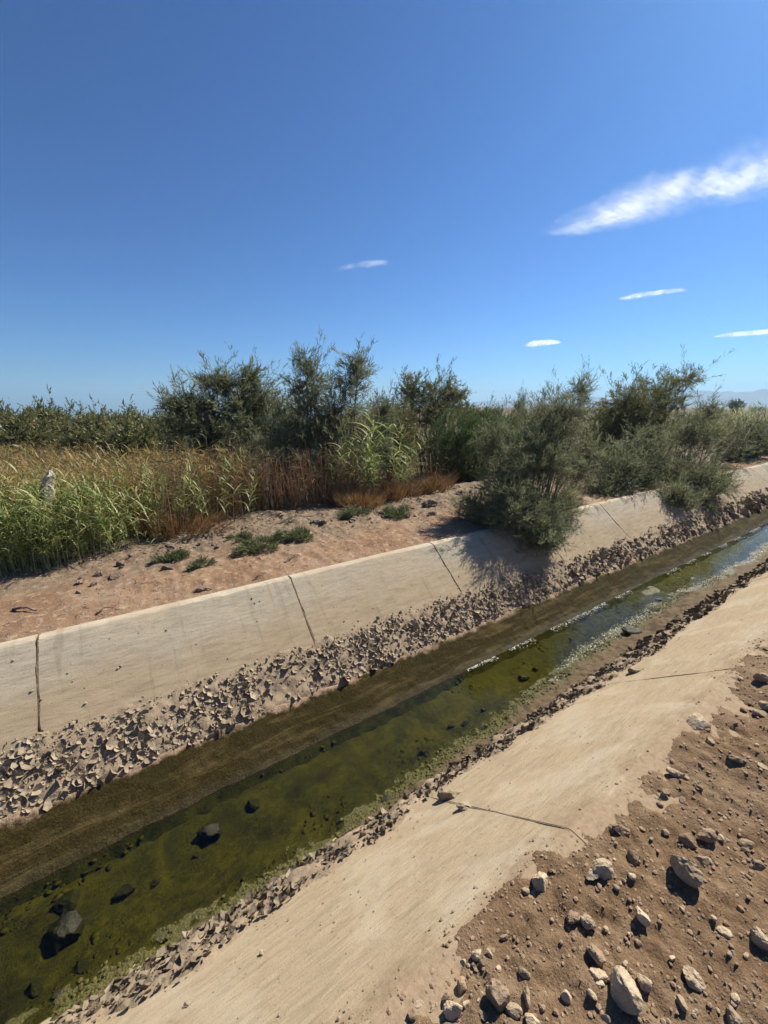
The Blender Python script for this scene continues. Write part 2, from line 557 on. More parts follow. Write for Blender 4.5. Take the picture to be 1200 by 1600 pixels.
# ------------------------------------------------------------------ ground: one sheet out to the horizon
gx = sorted(geo(-1.8, -4200, 0.06, 1.22)) + list(np.arange(-1.8, 0.1, 0.04)) + list(np.arange(0.1, 2.6, 0.013)) \
    + list(np.arange(2.6, 5.0, 0.028)) + list(np.arange(5.0, 14, 0.075)) + [14.0] + geo(14.0, 4200, 0.09, 1.11)
gy = sorted(geo(-1.2, -4200, 0.03, 1.25)) + list(np.arange(-1.2, -0.2, 0.025)) + list(np.arange(-0.2, 0.9, 0.013)) + [1.1, 1.5, 1.56, 1.8, 2.4, 2.84, 2.86, 3.1, 3.4, 3.6] \
    + list(np.arange(3.64, 3.76, 0.012)) + list(np.arange(3.76, 6.6, 0.042)) + geo(6.6, 4200, 0.04, 1.12)
gx, gy = np.array(gx), np.array(gy)
U, Vv = np.meshgrid(gx, gy, indexing='ij')
me = mesh_np('ground', np.stack([U, Vv, ground_h(U, Vv)], -1).reshape(-1, 3), grid_faces(len(gx), len(gy)), True)
tag(obj('ground', me, M['ground']), kind='structure')

# ------------------------------------------------------------------ concrete lining, panel by panel
lining = tag(obj('canal_lining', None), 'sloping concrete lining of the irrigation canal in joined panels', 'canal lining', kind='structure')
lining.location = (0, 0, 0)
PITCH_U, J0 = 1.955, -0.73


def joint_u(k, side):
    return J0 + PITCH_U * k + (0.0, 0.04, -0.02, 0.03, -0.03)[k % 5] + (0.07 if side < 0 else 0)


def panel_mesh(u0, u1, side, nu, seed):
    top = YF if side > 0 else YN
    # profile: back of the rim, rim, then down the slope (out = distance from the rim, z)
    prof = [(-0.10 if side > 0 else -0.5, -0.002), (-0.05, 0.004), (-0.012, 0.003), (0.0, -0.002), (0.012, -0.010)]
    prof += [(x, -x * TAN) for x in np.linspace(0.05, 1.32, 22)]
    prof = np.array(prof)
    npf = len(prof)
    us = np.linspace(u0, u1, nu)
    Ug, K = np.meshgrid(us, np.arange(npf), indexing='ij')
    O, Z = prof[K, 0], prof[K, 1].copy()
    # joint edges are chipped and uneven
    j = (K[0] * 0.31)
    Ug = Ug.copy()
    gp = 1.0 if side > 0 else 0.16
    Ug[0] += gp * (0.004 + 0.014 * np.abs(fbm(j * 2.3, seed, 51, 3)))
    Ug[-1] -= gp * (0.004 + 0.014 * np.abs(fbm(j * 2.3, seed + 40, 52, 3)))
    Z = Z + 0.004 * fbm(Ug * 1.5, O * 2, 53, 3) + 0.005 * (vn(seed, 3.0, 54) - 0.5)
    if side > 0:
        rimw = (K >= 1) & (K <= 4)
        O = O + rimw * (0.005 * fbm(Ug * 10, seed, 55, 3) - 0.016 * np.maximum(fbm(Ug * 6, seed + 5, 56, 4) - 0.45, 0))
        Z = Z - rimw * 0.012 * np.maximum(fbm(Ug * 7, seed + 9, 57, 4) - 0.1, 0)
    Y = top - O if side > 0 else top + O
    P = np.stack([Ug, Y, Z], -1)
    Pb = P.copy()
    Pb[..., 2] -= 0.075
    Pb[..., 1] += 0.05 * (1 if side > 0 else -1)
    V = np.concatenate([P.reshape(-1, 3), Pb.reshape(-1, 3)])
    n = nu * npf
    f1 = grid_faces(nu, npf, side > 0)
    f2 = grid_faces(nu, npf, side < 0) + n
    ids = np.arange(n).reshape(nu, npf)
    ring = np.concatenate([ids[:, 0], ids[-1, 1:], ids[-2::-1, -1], ids[0, -2:0:-1]])
    r2 = np.roll(ring, -1)
    m_ = len(ring)
    V = np.concatenate([V, V[ring], V[ring + n]])
    q = np.arange(m_); q2 = (q + 1) % m_
    f3 = np.stack([q, q2, q2 + m_, q + m_], 1) + 2 * n
    if side > 0:
        f3 = f3[:, ::-1]
    me = mesh_np('concrete_panel', V, [f1, f3], True)
    kk = np.tile(np.arange(npf - 1), nu - 1)
    mi = np.zeros(len(f1) + len(f3), np.int32)
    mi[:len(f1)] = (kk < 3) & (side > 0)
    me.polygons.foreach_set('material_index', mi)
    return me


def filler_mesh(u, side, seed):
    top = YF if side > 0 else YN
    xs = np.linspace(-0.03, 1.25, 60)
    V = []
    wob = 0.012 * fbm(xs * 3, seed, 61, 4)
    for s_, dz in ((-0.02, -0.014), (-0.006, 0.001 if side > 0 else 0.002), (0.006, -0.002 if side > 0 else 0.002), (0.02, -0.014)):
        z = np.where(xs > 0, -xs * TAN, 0) + dz + (0.007 if side > 0 else 0.003) * fbm(xs * 17, seed + s_ * 90, 62, 3)
        V.append(np.stack([u + s_ * ((0.75 + 0.45 * fbm(xs * 4, seed + 9, 63, 3)) if side > 0 else 0.4) + wob, top - xs if side > 0 else top + xs, z], -1))
    V = np.concatenate(V)
    return mesh_np('joint_filler', V, grid_faces(4, 60, side < 0))


def lining_panels(side, k0, k1, far_end, m, back_end):
    for k in range(k0, k1):
        me = panel_mesh(joint_u(k, side), joint_u(k + 1, side), side, 44, k + (0 if side > 0 else 100))
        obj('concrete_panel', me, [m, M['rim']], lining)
        obj('joint_filler', filler_mesh(joint_u(k, side), side, k * 3.7 + (0 if side > 0 else 55)), M['filler' if side > 0 else 'filler_dusty'], lining)
    me = panel_mesh(joint_u(k1, side), far_end, side, 60, 300)
    obj('concrete_panel', me, [m, M['rim']], lining)
    me = panel_mesh(back_end, joint_u(k0, side), side, 20, 301)
    obj('concrete_panel', me, [m, M['rim']], lining)


lining_panels(1, -1, 16, 420, M['conc_far'], -60)
lining_panels(-1, -1, 9, 420, M['conc_near'], -60)

# ------------------------------------------------------------------ silt film, bed and water
def udim(fine, to):
    return np.array(sorted(geo(-1.6, -60, 0.05, 1.2)) + list(np.arange(-1.6, 6, fine)) + list(np.arange(6, 14, fine * 2.5)) + [14.0] + geo(14, to, 0.06, 1.1))


us = udim(0.016, 420)
ss = np.concatenate([np.linspace(1.06, 1.50, 40), np.linspace(1.53, 1.78, 8)])     # distance down the slope
Ug, S = np.meshgrid(us, ss, indexing='ij')
th = 0.012 + 0.004 * fbm(Ug * 24, S * 24, 71, 3) + 0.006 * fbm(Ug * 5, S * 5, 72, 3)
edge = 1.115 + 0.02 * fbm(Ug * 2.6, 0.4, 73, 3) + 0.012 * fbm(Ug * 9, 0.9, 74, 2)
th = np.where(S < edge, np.maximum(th - (edge - S) * 0.6, -0.012), th)
P = np.stack([Ug, YF - S * COS - th * SIN, -S * SIN + th * COS], -1)
obj_silt = obj('silt_film', mesh_np('silt_film', P.reshape(-1, 3), grid_faces(len(us), len(ss), True), True), M['silt'])
tag(obj_silt, 'damp brown silt film on the far slope just above the waterline', 'silt', kind='stuff')


def water_edge_y(u):
    u = np.asarray(u, float)
    b = np.interp(u, [-5, 1.0, 2.2, 3.2, 4.2, 5.2, 6.5, 8.5, 12, 30], [1.80, 1.80, 1.84, 1.93, 2.02, 2.07, 2.02, 1.94, 1.95, 1.95])
    return b + 0.035 * fbm(u * 2.0, 0.2, 81, 3) + 0.05 * fbm(u * 0.9, 5.2, 82, 2) * smooth(3, 5, u)


def bed_h(u, v):
    we = water_edge_y(u)
    y0 = 1.60
    bench = -0.80 + (ZW + 0.80) * np.clip((v - y0) / (we - y0), -1.5, 1)
    bench = np.where(v < y0, -0.80 - (v - y0) * 0.55 - 0.03 * smooth(0, 0.05, y0 - v), bench)
    deep = ZW - 0.055 * smooth(0, 0.25, v - we)
    z = np.where(v < we, bench, deep)
    r = 0.012 * fbm(u * 7, v * 7, 83, 3) + 0.013 * fbm(u * 24, v * 24, 84, 3) * (1 - 0.5 * smooth(0.02, 0.2, v - we))
    isl = smooth(4.2, 5.0, u) * (1 - smooth(7.5, 9, u)) * 0.075 * np.maximum(fbm(u * 2.2, v * 4, 85, 3), 0)
    return z + r + isl


vs = np.concatenate([np.linspace(1.15, 1.5, 8), np.arange(1.52, 2.2, 0.014), np.linspace(2.22, 2.52, 9)])
us = udim(0.015, 420)
Ug, Vg = np.meshgrid(us, vs, indexing='ij')
P = np.stack([Ug, Vg, bed_h(Ug, Vg)], -1)
tag(obj('canal_bed', mesh_np('canal_bed', P.reshape(-1, 3), grid_faces(len(us), len(vs)), True), M['bed']), kind='structure')

us = np.array([-60, -10, 0, 10, 40, 120, 420.0])
Ug, Vg = np.meshgrid(us, np.array([1.5, 2.0, 2.56]), indexing='ij')
P = np.stack([Ug, Vg, np.full_like(Ug, ZW)], -1)
tag(obj('water', mesh_np('water', P.reshape(-1, 3), grid_faces(7, 3)), M['water']), kind='structure')

# sun glints along the water edges, painted as small pale flecks
def glint_flecks(name, pts, label):
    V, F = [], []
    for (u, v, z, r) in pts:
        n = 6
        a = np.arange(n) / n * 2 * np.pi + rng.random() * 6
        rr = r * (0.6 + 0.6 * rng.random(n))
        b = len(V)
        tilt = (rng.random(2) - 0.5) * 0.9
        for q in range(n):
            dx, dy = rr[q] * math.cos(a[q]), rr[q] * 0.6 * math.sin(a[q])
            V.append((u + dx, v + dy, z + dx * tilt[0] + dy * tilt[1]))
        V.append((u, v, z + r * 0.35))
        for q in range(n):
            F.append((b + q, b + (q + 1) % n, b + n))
    o = obj(name, mesh_np(name, np.array(V), np.array(F)), M['glint_flecks'])
    return tag(o, label, 'glint_flecks', kind='stuff')


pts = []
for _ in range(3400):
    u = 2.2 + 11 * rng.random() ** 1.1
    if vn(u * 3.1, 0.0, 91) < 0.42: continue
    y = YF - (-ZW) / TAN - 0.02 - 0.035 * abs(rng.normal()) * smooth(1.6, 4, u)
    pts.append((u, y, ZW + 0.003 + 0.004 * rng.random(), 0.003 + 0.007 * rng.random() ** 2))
glint_flecks('waterline_glints', pts, 'line of pale flecks painted as sun glints where the water meets the far slope')
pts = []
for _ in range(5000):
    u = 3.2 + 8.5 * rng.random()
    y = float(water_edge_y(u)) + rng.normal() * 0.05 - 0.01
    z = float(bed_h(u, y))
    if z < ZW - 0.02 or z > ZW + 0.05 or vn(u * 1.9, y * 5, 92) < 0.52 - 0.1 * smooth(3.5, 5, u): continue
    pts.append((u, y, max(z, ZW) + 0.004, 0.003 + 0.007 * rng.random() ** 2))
glint_flecks('shallow_glints', pts, 'patches of pale flecks painted as sun glints on the shallow near edge of the water')

# ------------------------------------------------------------------ rocks
def ico(sub):
    import bmesh
    bm = bmesh.new()
    bmesh.ops.create_icosphere(bm, subdivisions=sub, radius=1.0)
    V = np.array([v.co[:] for v in bm.verts]); F = np.array([[v.index for v in f.verts] for f in bm.faces])
    bm.free()
    return V, F


ICO = {k: ico(k) for k in (1, 2, 3, 4)}


def rock_np(sub, seed, cuts=7, dims=(1, 1, 1), rough=0.06):
    r = np.random.default_rng(seed)
    V, F = ICO[sub]
    V = V.copy()
    for _ in range(cuts):
        n = r.normal(size=3); n /= np.linalg.norm(n)
        d = 0.45 + 0.4 * r.random()
        t = V @ n - d
        V = np.where(t[:, None] > 0, V - n * t[:, None] * 0.93, V)
    V = V * (1 + rough * fbm(V[:, 0] * 2.1 + seed * 3.7, V[:, 1] * 2.1 + V[:, 2] * 1.3, seed, 3))[:, None]
    V = V * (1 + rough * 0.6 * fbm(V[:, 1] * 6 + seed, V[:, 2] * 6 + V[:, 0] * 4, seed + 5, 2))[:, None]
    return V * np.array(dims), F


def merged_rocks(P, size, rz, templates, seeds, flat):
    """P (n,3); one array of rocks"""
    Vs, Fs, off = [], [], 0
    nt_ = len(templates)
    for k in range(nt_):
        sel = np.where(seeds % nt_ == k)[0]
        if not len(sel): continue
        tv, tf = templates[k]
        c, s = np.cos(rz[sel]), np.sin(rz[sel])
        x = tv[None, :, 0] * size[sel, None]; y = tv[None, :, 1] * size[sel, None]
        z = tv[None, :, 2] * size[sel, None] * flat[sel, None]
        X = x * c[:, None] - y * s[:, None] + P[sel, 0, None]
        Y = x * s[:, None] + y * c[:, None] + P[sel, 1, None]
        Z = z + P[sel, 2, None]
        V = np.stack([X, Y, Z], -1).reshape(-1, 3)
        F = (tf[None] + (np.arange(len(sel)) * len(tv))[:, None, None]).reshape(-1, 3) + off
        Vs.append(V); Fs.append(F); off += len(V)
    return np.concatenate(Vs), np.concatenate(Fs)


def octa_np(seed):
    r = np.random.default_rng(seed)
    V = np.array([(1, 0, 0), (0, 1, 0), (-1, 0, 0), (0, -1, 0), (0, 0, .8), (0, 0, -.7)], float) * (0.75 + 0.5 * r.random((6, 1))) + r.normal(size=(6, 3)) * 0.12
    F = np.array([(0, 1, 4), (1, 2, 4), (2, 3, 4), (3, 0, 4), (1, 0, 5), (2, 1, 5), (3, 2, 5), (0, 3, 5)])
    return V, F


OCT = [octa_np(560 + k) for k in range(8)]


def pebbles(P, size, cut, flat):
    out_v, out_f, off = [], [], 0
    for sel, tpl in ((size < cut, OCT), (size >= cut, PEB)):
        if not sel.any(): continue
        k = int(sel.sum())
        V, F = merged_rocks(P[sel], size[sel] * (1.15 if tpl is OCT else 1.0), rng.random(k) * 6.3, tpl, rng.integers(0, 99, k), flat[sel])
        out_v.append(V); out_f.append(F + off); off += len(V)
    return np.concatenate(out_v), np.concatenate(out_f)


PEB = [rock_np(1, 500 + k, 4, (1, 0.75 + 0.25 * (k % 3) / 2, 0.7), 0.10) for k in range(8)]

# gravel and crumbs of the near bank
n = 20000
u = 0.15 + 5.2 * rng.random(n) ** 1.5
v = 0.74 - 1.25 * rng.random(n)
e = edge_near(u)
keep = (v < e + 0.02) | ((v < e + 0.16) & (rng.random(n) < 0.7 * np.exp(-(v - e) * 13)))
u, v = u[keep], v[keep]
size = 0.0016 + 0.0085 * rng.random(len(u)) ** 4
z = np.maximum(ground_h(u, v), np.where(v < YN, 0.0, -(v - YN) * TAN)) + size * 0.15
V, F = pebbles(np.stack([u, v, z], -1), size, 0.0042, 0.6 + 0.5 * rng.random(len(u)))
tag(obj('gravel', mesh_np('gravel', V, F), M['pebble']), 'loose gravel and earth crumbs scattered over the near dirt bank', 'gravel', kind='stuff')

M['algae'] = mat_simple('algae_crust', [(0.3, (0.035, 0.032, 0.008)), (0.55, (0.10, 0.09, 0.025)), (0.8, (0.24, 0.21, 0.10))], 40, rough=0.7, bump=0.8)
n = 5200
u = -0.6 + 8.5 * rng.random(n) ** 1.3
v = water_edge_y(u) + rng.normal(size=n) * 0.05 - 0.05
zz = bed_h(u, v)
keep = (zz > ZW - 0.012) & (vn(u * 3, v * 7, 181) > 0.33)
u, v, zz = u[keep], v[keep], zz[keep]
size = 0.004 + 0.011 * rng.random(len(u)) ** 2.5
V, F = pebbles(np.stack([u, v, zz + size * 0.2], -1), size, 0.007, 0.5 + 0.6 * rng.random(len(u)))
tag(obj('algae_clots', mesh_np('algae_clots', V, F), M['algae']), 'olive algae clots and grit along the near edge of the water', 'algae', kind='stuff')

n = 3600
u = -0.9 + 7.5 * rng.random(n) ** 1.3
v = 1.75 + 0.72 * rng.random(n)
zz = np.maximum(bed_h(u, v), -(YF - v) * TAN + 0.015)
keep = (zz < ZW - 0.008) & (vn(u * 2.4, v * 4, 191) > 0.58)
u, v, zz = u[keep], v[keep], zz[keep]
size = np.minimum(0.006 + 0.026 * rng.random(len(u)) ** 3, (ZW - zz) * 0.9 + 0.004)
V, F = merged_rocks(np.stack([u, v, zz], -1), size, rng.random(len(u)) * 6.3, PEB, rng.integers(0, 99, len(u)), 0.12 + 0.15 * rng.random(len(u)))
M['algae_wet'] = mat_simple('algae_under_water', [(0.32, (0.022, 0.020, 0.002)), (0.5, (0.055, 0.049, 0.004)), (0.68, (0.10, 0.082, 0.008))], 9, rough=0.8, bump=0.8)
tag(obj('algae_mat', mesh_np('algae_mat', V, F, True), M['algae_wet']), 'lumpy green algae growing on the bed under the water', 'algae', kind='stuff')

# single stones of the near bank: pixel x, y, width, height in the photograph, colour, label
STONES = [
    (1070, 1348, 42, 58, 't', 'large pale cleft stone at the right with a deep shadow beneath it'),
    (975, 1540, 44, 74, 't', 'largest pale upright pointed stone on the dirt near the bottom edge'),
    (844, 1372, 30, 40, 't', 'pale angular stone at the edge of the concrete'),
    (941, 1354, 36, 34, 't', 'pale chunky stone between the concrete edge and the cleft stone'),
    (925, 1365, 24, 18, 't', 'small pale stone touching the left of a pale chunky stone'),
    (1002, 1427, 24, 32, 't', 'tan upright stone below the cleft stone'),
    (917, 1438, 28, 26, 't', 'pale wedge stone beside a round brown one'),
    (894, 1430, 30, 26, 'b', 'round brown stone beside a pale wedge stone'),
    (745, 1488, 20, 20, 't', 'small cream cube-like stone next to the concrete'),
    (708, 1572, 32, 36, 't', 'rounded tan stone in front of another at the bottom edge'),
    (699, 1554, 22, 24, 'b', 'brown stone behind a rounded tan one at the bottom edge'),
    (778, 1550, 36, 54, 'b', 'large flat brown slab stone half sunk near the bottom edge'),
    (802, 1572, 28, 24, 't', 'grey-tan stone right below the flat brown slab stone'),
    (822, 1548, 14, 34, 'b', 'narrow upright reddish brown stone beside the flat brown slab'),
    (936, 1520, 34, 26, 't', 'grey striped stone lying left of the largest pointed stone'),
    (1004, 1529, 24, 26, 't', 'small pale stone lying right of the largest pointed stone'),
    (1082, 1524, 34, 28, 't', 'flat oval tan stone alone on the dirt at the bottom right'),
    (1144, 1585, 22, 34, 't', 'pale stone cut by the bottom edge of the photo at the right'),
    (932, 1488, 30, 32, 'b', 'brown slanting stone above the grey striped stone'),
    (970, 1292, 28, 28, 'b', 'dark brown stone near the end of the slab joint'),
    (1103, 1298, 26, 30, 'b', 'dark slab-like stone standing up and to the right of the cleft stone'),
    (1075, 1310, 28, 24, 'b', 'cracked brown stone touching the cleft stone from behind'),
    (990, 1338, 20, 28, 'b', 'dark pointed stone left of the cleft stone'),
    (1180, 1349, 26, 22, 'b', 'brown stone with a round shadow near the right edge'),
    (1090, 1128, 42, 18, 't', 'long flat pale stone lying on the upper edge of the dirt'),
    (1055, 1206, 26, 18, 't', 'pale flat-topped stone midway along the dirt edge'),
    (1108, 1156, 20, 18, 'b', 'brown stone just below the long flat pale stone'),
    (1149, 1184, 22, 20, 'b', 'dark grey stone among small ones at the right'),
    (1186, 1112, 26, 14, 't', 'pale flat stone at the right edge high on the bank'),
    (1192, 1197, 18, 14, 't', 'small pale stone at the right edge beside the dark grey one'),
    (1188, 1055, 22, 22, 'b', 'reddish brown stone at the right edge where the bank begins'),
    (1196, 1100, 20, 22, 'b', 'dark stone above the pale flat one at the right edge'),
    (1186, 1460, 24, 36, 't', 'slanted grey stone in a rut at the right edge'),
    (1130, 1455, 24, 12, 't', 'thin flat tan stone left of the rut'),
    (1095, 1340, 24, 22, 'b', 'brown stone touching the right of the cleft stone'),
    (655, 1570, 26, 20, 't', 'pale stone among crumbs at the foot of the concrete'),
    (644, 1583, 18, 16, 'b', 'brown stone left of the pale one at the foot of the concrete'),
    (720, 1534, 24, 22, 'b', 'dark wedge stone with a pale edge above the rounded tan stone'),
    (787, 1462, 14, 14, 't', 'small cream stone right of the cube-like one'),
    (1040, 1235, 16, 12, 'b', 'small brown stone below the pale flat-topped stone'),
    (1165, 1315, 26, 14, 'b', 'low brown stone above the one with the round shadow'),
    (828, 1590, 26, 18, 't', 'flat tan stone cut by the bottom edge below the slab stone'),
]


def place_stone(px, py, wpx, hpx, kind, label, name='stone', sub=3, group=None, mesh=None, mat=None, zfun=None, catg='stone', k=[0], sink=0.20):
    k[0] += 1
    p = at_z(px, py + hpx * 0.30, 0.0)
    zz = float(zfun(p[0], p[1])) if zfun else float(max(ground_h(p[0], p[1]), -9))
    p = at_z(px, py + hpx * 0.30, zz)
    d = depth_of(p)
    a = wpx / FPX * d * 0.50
    r = px_ray(px, py); dep = abs(r[2]) / np.linalg.norm(r)
    b = hpx / FPX * d * 0.5
    # a block of about a x a*0.9 x c that covers the same outline
    c = max(min(b * 0.78, a * 1.5), a * 0.42)
    V, F = rock_np(sub, 900 + k[0], 9, (a, max(a * 0.72, b * 0.75), c), 0.10)
    me_ = mesh_np(name, V, F)
    o = obj(name, me_, mat or M['stone' if kind == 't' else 'stone_brown'], None, (p[0], p[1], zz + c * (1 - 2 * sink) * 0.8), (rng.normal() * 0.12, rng.normal() * 0.12, CANAL - R(90) + rng.normal() * 0.25))
    return tag(o, label, catg, group)


for s_ in STONES:
    place_stone(*s_, group='stones on the near bank', sub=4 if s_[2] * s_[3] > 700 else 3)

# the many smaller stones that nothing tells apart
small = []
tries = 0
while len(small) < 120 and tries < 6000:
    tries += 1
    px, py = 560 + 640 * rng.random(), 1010 + 590 * rng.random()
    p = at_z(px, py, 0.02)
    if p[1] > float(edge_near(p[0])) - 0.02: continue
    s_ = 0.007 + 0.014 * rng.random() ** 2
    if any((p[0] - q[0]) ** 2 + (p[1] - q[1]) ** 2 < (s_ + q[2]) ** 2 for q in small): continue
    small.append((p[0], p[1], s_))
SM = []
for k in range(10):
    V, F = rock_np(2, 700 + k, 8, (1, 0.8, 0.65), 0.07)
    SM.append(mesh_np('small_stone', V, F))
    SM[-1].materials.append(M['stone'] if k % 2 else M['stone_brown'])
for k, (x, y, s_) in enumerate(small):
    o = obj('small_stone', SM[k % 10], None, None, (x, y, float(ground_h(x, y)) + s_ * 0.25), (rng.normal() * 0.2, rng.normal() * 0.2, rng.random() * 6.3), (s_, s_, s_))
    tag(o, 'thumb-sized stone lying in the brown dirt of the near bank', 'stone', 'thumb-sized stones on the near bank')

# rocks in and beside the water
WROCKS = [
    (95, 1432, 56, 62, 'biggest dark wet rock standing in the green water'),
    (102, 1390, 42, 26, 'flat dark rock just behind the biggest wet rock'),
    (327, 1282, 42, 30, 'dark rock with a pale corner in the green water'),
    (394, 1242, 24, 20, 'round dark rock alone in the water below the silt band'),
    (195, 1377, 30, 20, 'low sunken dark rock in the middle of the green water'),
    (240, 1367, 16, 9, 'small sunken rock right of the low one'),
    (304, 1323, 12, 9, 'tiny dark stone below the rock with a pale corner'),
    (818, 1051, 17, 15, 'left one of two dark stones side by side in the water'),
    (839, 1038, 12, 10, 'right one of two dark stones side by side in the water'),
    (988, 990, 30, 17, 'dark block where the water narrows beside painted sun glints'),
    (123, 1502, 26, 16, 'dark stone in the shallow algae at the near edge'),
    (52, 1530, 26, 22, 'dark stone in the shallows near the left edge'),
    (88, 1548, 18, 12, 'small dark stone on wet silt near the bottom left'),
    (662, 1166, 14, 9, 'small dark stone in water below the flakes'),
    (728, 1122, 14, 10, 'small grey stone at the near waterline'),
    (706, 1126, 12, 10, 'small pale-topped stone at the near waterline'),
    (756, 1103, 10, 12, 'small upright dark stone on the wet near edge'),
    (606, 1249, 18, 9, 'flat black stone on the silt beside the flake ridge'),
    (1029, 934, 12, 8, 'small dark stone in the bright water far along'),
]
for k, (px, py, wp, hp, lab) in enumerate(WROCKS):
    p = at_z(px, py + hp * 0.3, ZW + 0.005)
    d = depth_of(p)
    a, b = wp / FPX * d * 0.52, hp / FPX * d * 0.52
    c = max(b * 0.75, a * 0.45)
    V, F = rock_np(3, 1300 + k, 11, (a * 1.05, max(a * 0.8, b * 0.7), c), 0.14)
    zb = float(bed_h(p[0], p[1]))
    o = obj('wet_rock', mesh_np('wet_rock', V, F, False), M['wetrock'], None, (p[0], p[1], zb + c * 0.35), (rng.normal() * 0.1, rng.normal() * 0.1, CANAL - R(90) + rng.normal() * 0.3))
    tag(o, lab, 'rock', 'wet rocks in the canal')

# ------------------------------------------------------------------ dried mud flakes
def flake_np(seed):
    r = np.random.default_rng(seed)
    n = 7
    a = np.arange(n) / n * 2 * np.pi + r.normal(size=n) * 0.18
    rad = 0.78 + 0.42 * r.random(n)
    ph = r.random() * 6.3
    c1, c2 = 0.25 + 0.60 * r.random(), 0.08 + 0.25 * r.random()
    ring = []
    for f in (0.55, 1.0):
        x, y = np.cos(a) * rad * f, np.sin(a) * rad * f * 0.85
        q = x * math.cos(ph) + y * math.sin(ph)
        z = c1 * q * q * (1.0 if r.random() < 0.8 else 0.3) + c2 * (x * x + y * y)
        ring.append(np.stack([x, y, z], -1))
    top = np.concatenate([[[0, 0, 0]], ring[0], ring[1]])
    bot = ring[1].copy(); bot[:, 2] -= 0.085
    bot[:, :2] *= 0.96
    bot = np.concatenate([bot, [[0, 0, -0.085]]])
    m = len(top)
    i = np.arange(n); j = (i + 1) % n
    F4 = np.concatenate([np.stack([1 + i, 1 + n + i, 1 + n + j, 1 + j], 1), np.stack([1 + n + i, m + i, m + j, 1 + n + j], 1)])
    F = np.concatenate([np.stack([np.zeros(n, int), 1 + i, 1 + j], 1), np.stack([np.full(n, m + n), m + j, m + i], 1), F4[:, [0, 1, 2]], F4[:, [0, 2, 3]]])
    return np.concatenate([top, bot]), F


FLK = [flake_np(40 + k) for k in range(14)]
FLK_ME = {}
for mk in ('flake', 'flake_damp'):
    FLK_ME[mk] = []
    for V, F in FLK:
        me_ = mesh_np('mud_flake', V, F)
        me_.materials.append(M[mk])
        FLK_ME[mk].append(me_)


def slope_basis(side):
    nrm = np.array([0, -SIN, COS]) if side > 0 else np.array([0, SIN, COS])
    down = np.array([0, -COS, -SIN]) if side > 0 else np.array([0, COS, -SIN])
    return np.array([1.0, 0, 0]), down, nrm


def flake_field(name, label, side, cells, top_fn, bot_fn, dens_fn, size_fn, tilt, seed, lift, mk='flake'):
    r = np.random.default_rng(seed)
    ex, ed, en = slope_basis(side)
    top = YF if side > 0 else YN
    root = obj(name, None)
    tag(root, label, 'dried mud')
    lst = []
    for (u0, u1, cell) in cells:
        nu = int((u1 - u0) / cell)
        for i in range(nu):
            uc = u0 + (i + 0.5) * cell
            s0, s1 = float(top_fn(uc)), float(bot_fn(uc))
            for j in range(max(1, int((s1 - s0) / cell) + 1)):
                s = s0 + (j + r.random()) * cell
                u = uc + (r.random() - 0.5) * cell * 1.1
                if s > s1 or r.random() > dens_fn(u, s, s0, s1): continue
                lst.append((u, s, size_fn(r, u, s, s0, s1) * cell / cells[0][2]))
    recs = []
    for (u, s, sz) in lst:
        c = np.array([0, top, 0]) + ex * u + ed * s + en * (lift + sz * 0.10)
        az = r.random() * 6.3
        tl = tilt * (0.4 if r.random() < 0.55 else 1.3)
        t1, t2 = r.normal() * tl, r.normal() * tl
        zax = en + ex * t1 + ed * t2; zax /= np.linalg.norm(zax)
        xax = ex * math.cos(az) + ed * math.sin(az)
        xax -= zax * (xax @ zax); xax /= np.linalg.norm(xax)
        yax = np.cross(zax, xax)
        d = max(depth_of(c), 0.3)
        recs.append((sz / d, c, np.stack([xax, yax, zax], 1), sz, r.integers(0, len(FLK))))
    def inview(c):
        dd = c - np.array([0, 0, CAM_H])
        fw = math.cos(CANAL) * dd[0] + math.sin(CANAL) * dd[1]; ri = math.sin(CANAL) * dd[0] - math.cos(CANAL) * dd[1]
        cc = fw * math.cos(PITCH) - dd[2] * math.sin(PITCH); yy = fw * math.sin(PITCH) + dd[2] * math.cos(PITCH)
        return cc > 0.1 and abs(FPX * ri / cc) < 600 and abs(FPX * yy / cc) < 800
    recs.sort(key=lambda q: -(q[0] * (1 if inview(q[1]) else 0.01)))
    for k, (_, c, B, sz, t) in enumerate(recs[:300]):
        o = obj('mud_flake', FLK_ME[mk][t], None, root)
        mt = Matrix([[*(B[0] * sz), c[0]], [*(B[1] * sz), c[1]], [*(B[2] * sz), c[2]], [0, 0, 0, 1]])
        o.matrix_local = mt
    Vs, Fs, off = [], [], 0
    for (_, c, B, sz, t) in recs[300:]:
        tv, tf = FLK[t]
        Vs.append(tv @ B.T * sz + c); Fs.append(tf + off); off += len(tv)
    if Vs:
        tag(obj('mud_flakes', mesh_np('mud_flakes', np.concatenate(Vs), np.concatenate(Fs)), M[mk], root), kind='stuff')
    return root, len(recs)


def crust_mesh(side, top_fn, bot_fn, us, ns, th0, seed):
    ex, ed, en = slope_basis(side)
    top = YF if side > 0 else YN
    T = np.linspace(-0.02, 1.12, ns)
    s0, s1 = top_fn(us), bot_fn(us)
    S = s0[:, None] + (s1 - s0)[:, None] * T[None]
    Ug = np.repeat(us[:, None], ns, 1)
    th = th0 * (0.55 + 0.9 * fbm(Ug * 9, S * 9, seed, 4)) + 0.3 * th0 * fbm(Ug * 30, S * 30, seed + 3, 2)
    th = th - 0.8 * th0 + 0.9 * th0 * smooth(0.02, 0.30, T)[None] * (1 - smooth(0.92, 1.05, T))[None]
    th = np.where((T[None] < 0.0) | (T[None] > 1.1), -0.02, th)
    P = np.array([0, top, 0])[None, None] + ex * Ug[..., None] + ed * S[..., None] + en * th[..., None]
    return mesh_np('mud_layer', P.reshape(-1, 3), grid_faces(len(us), ns, side > 0), True)


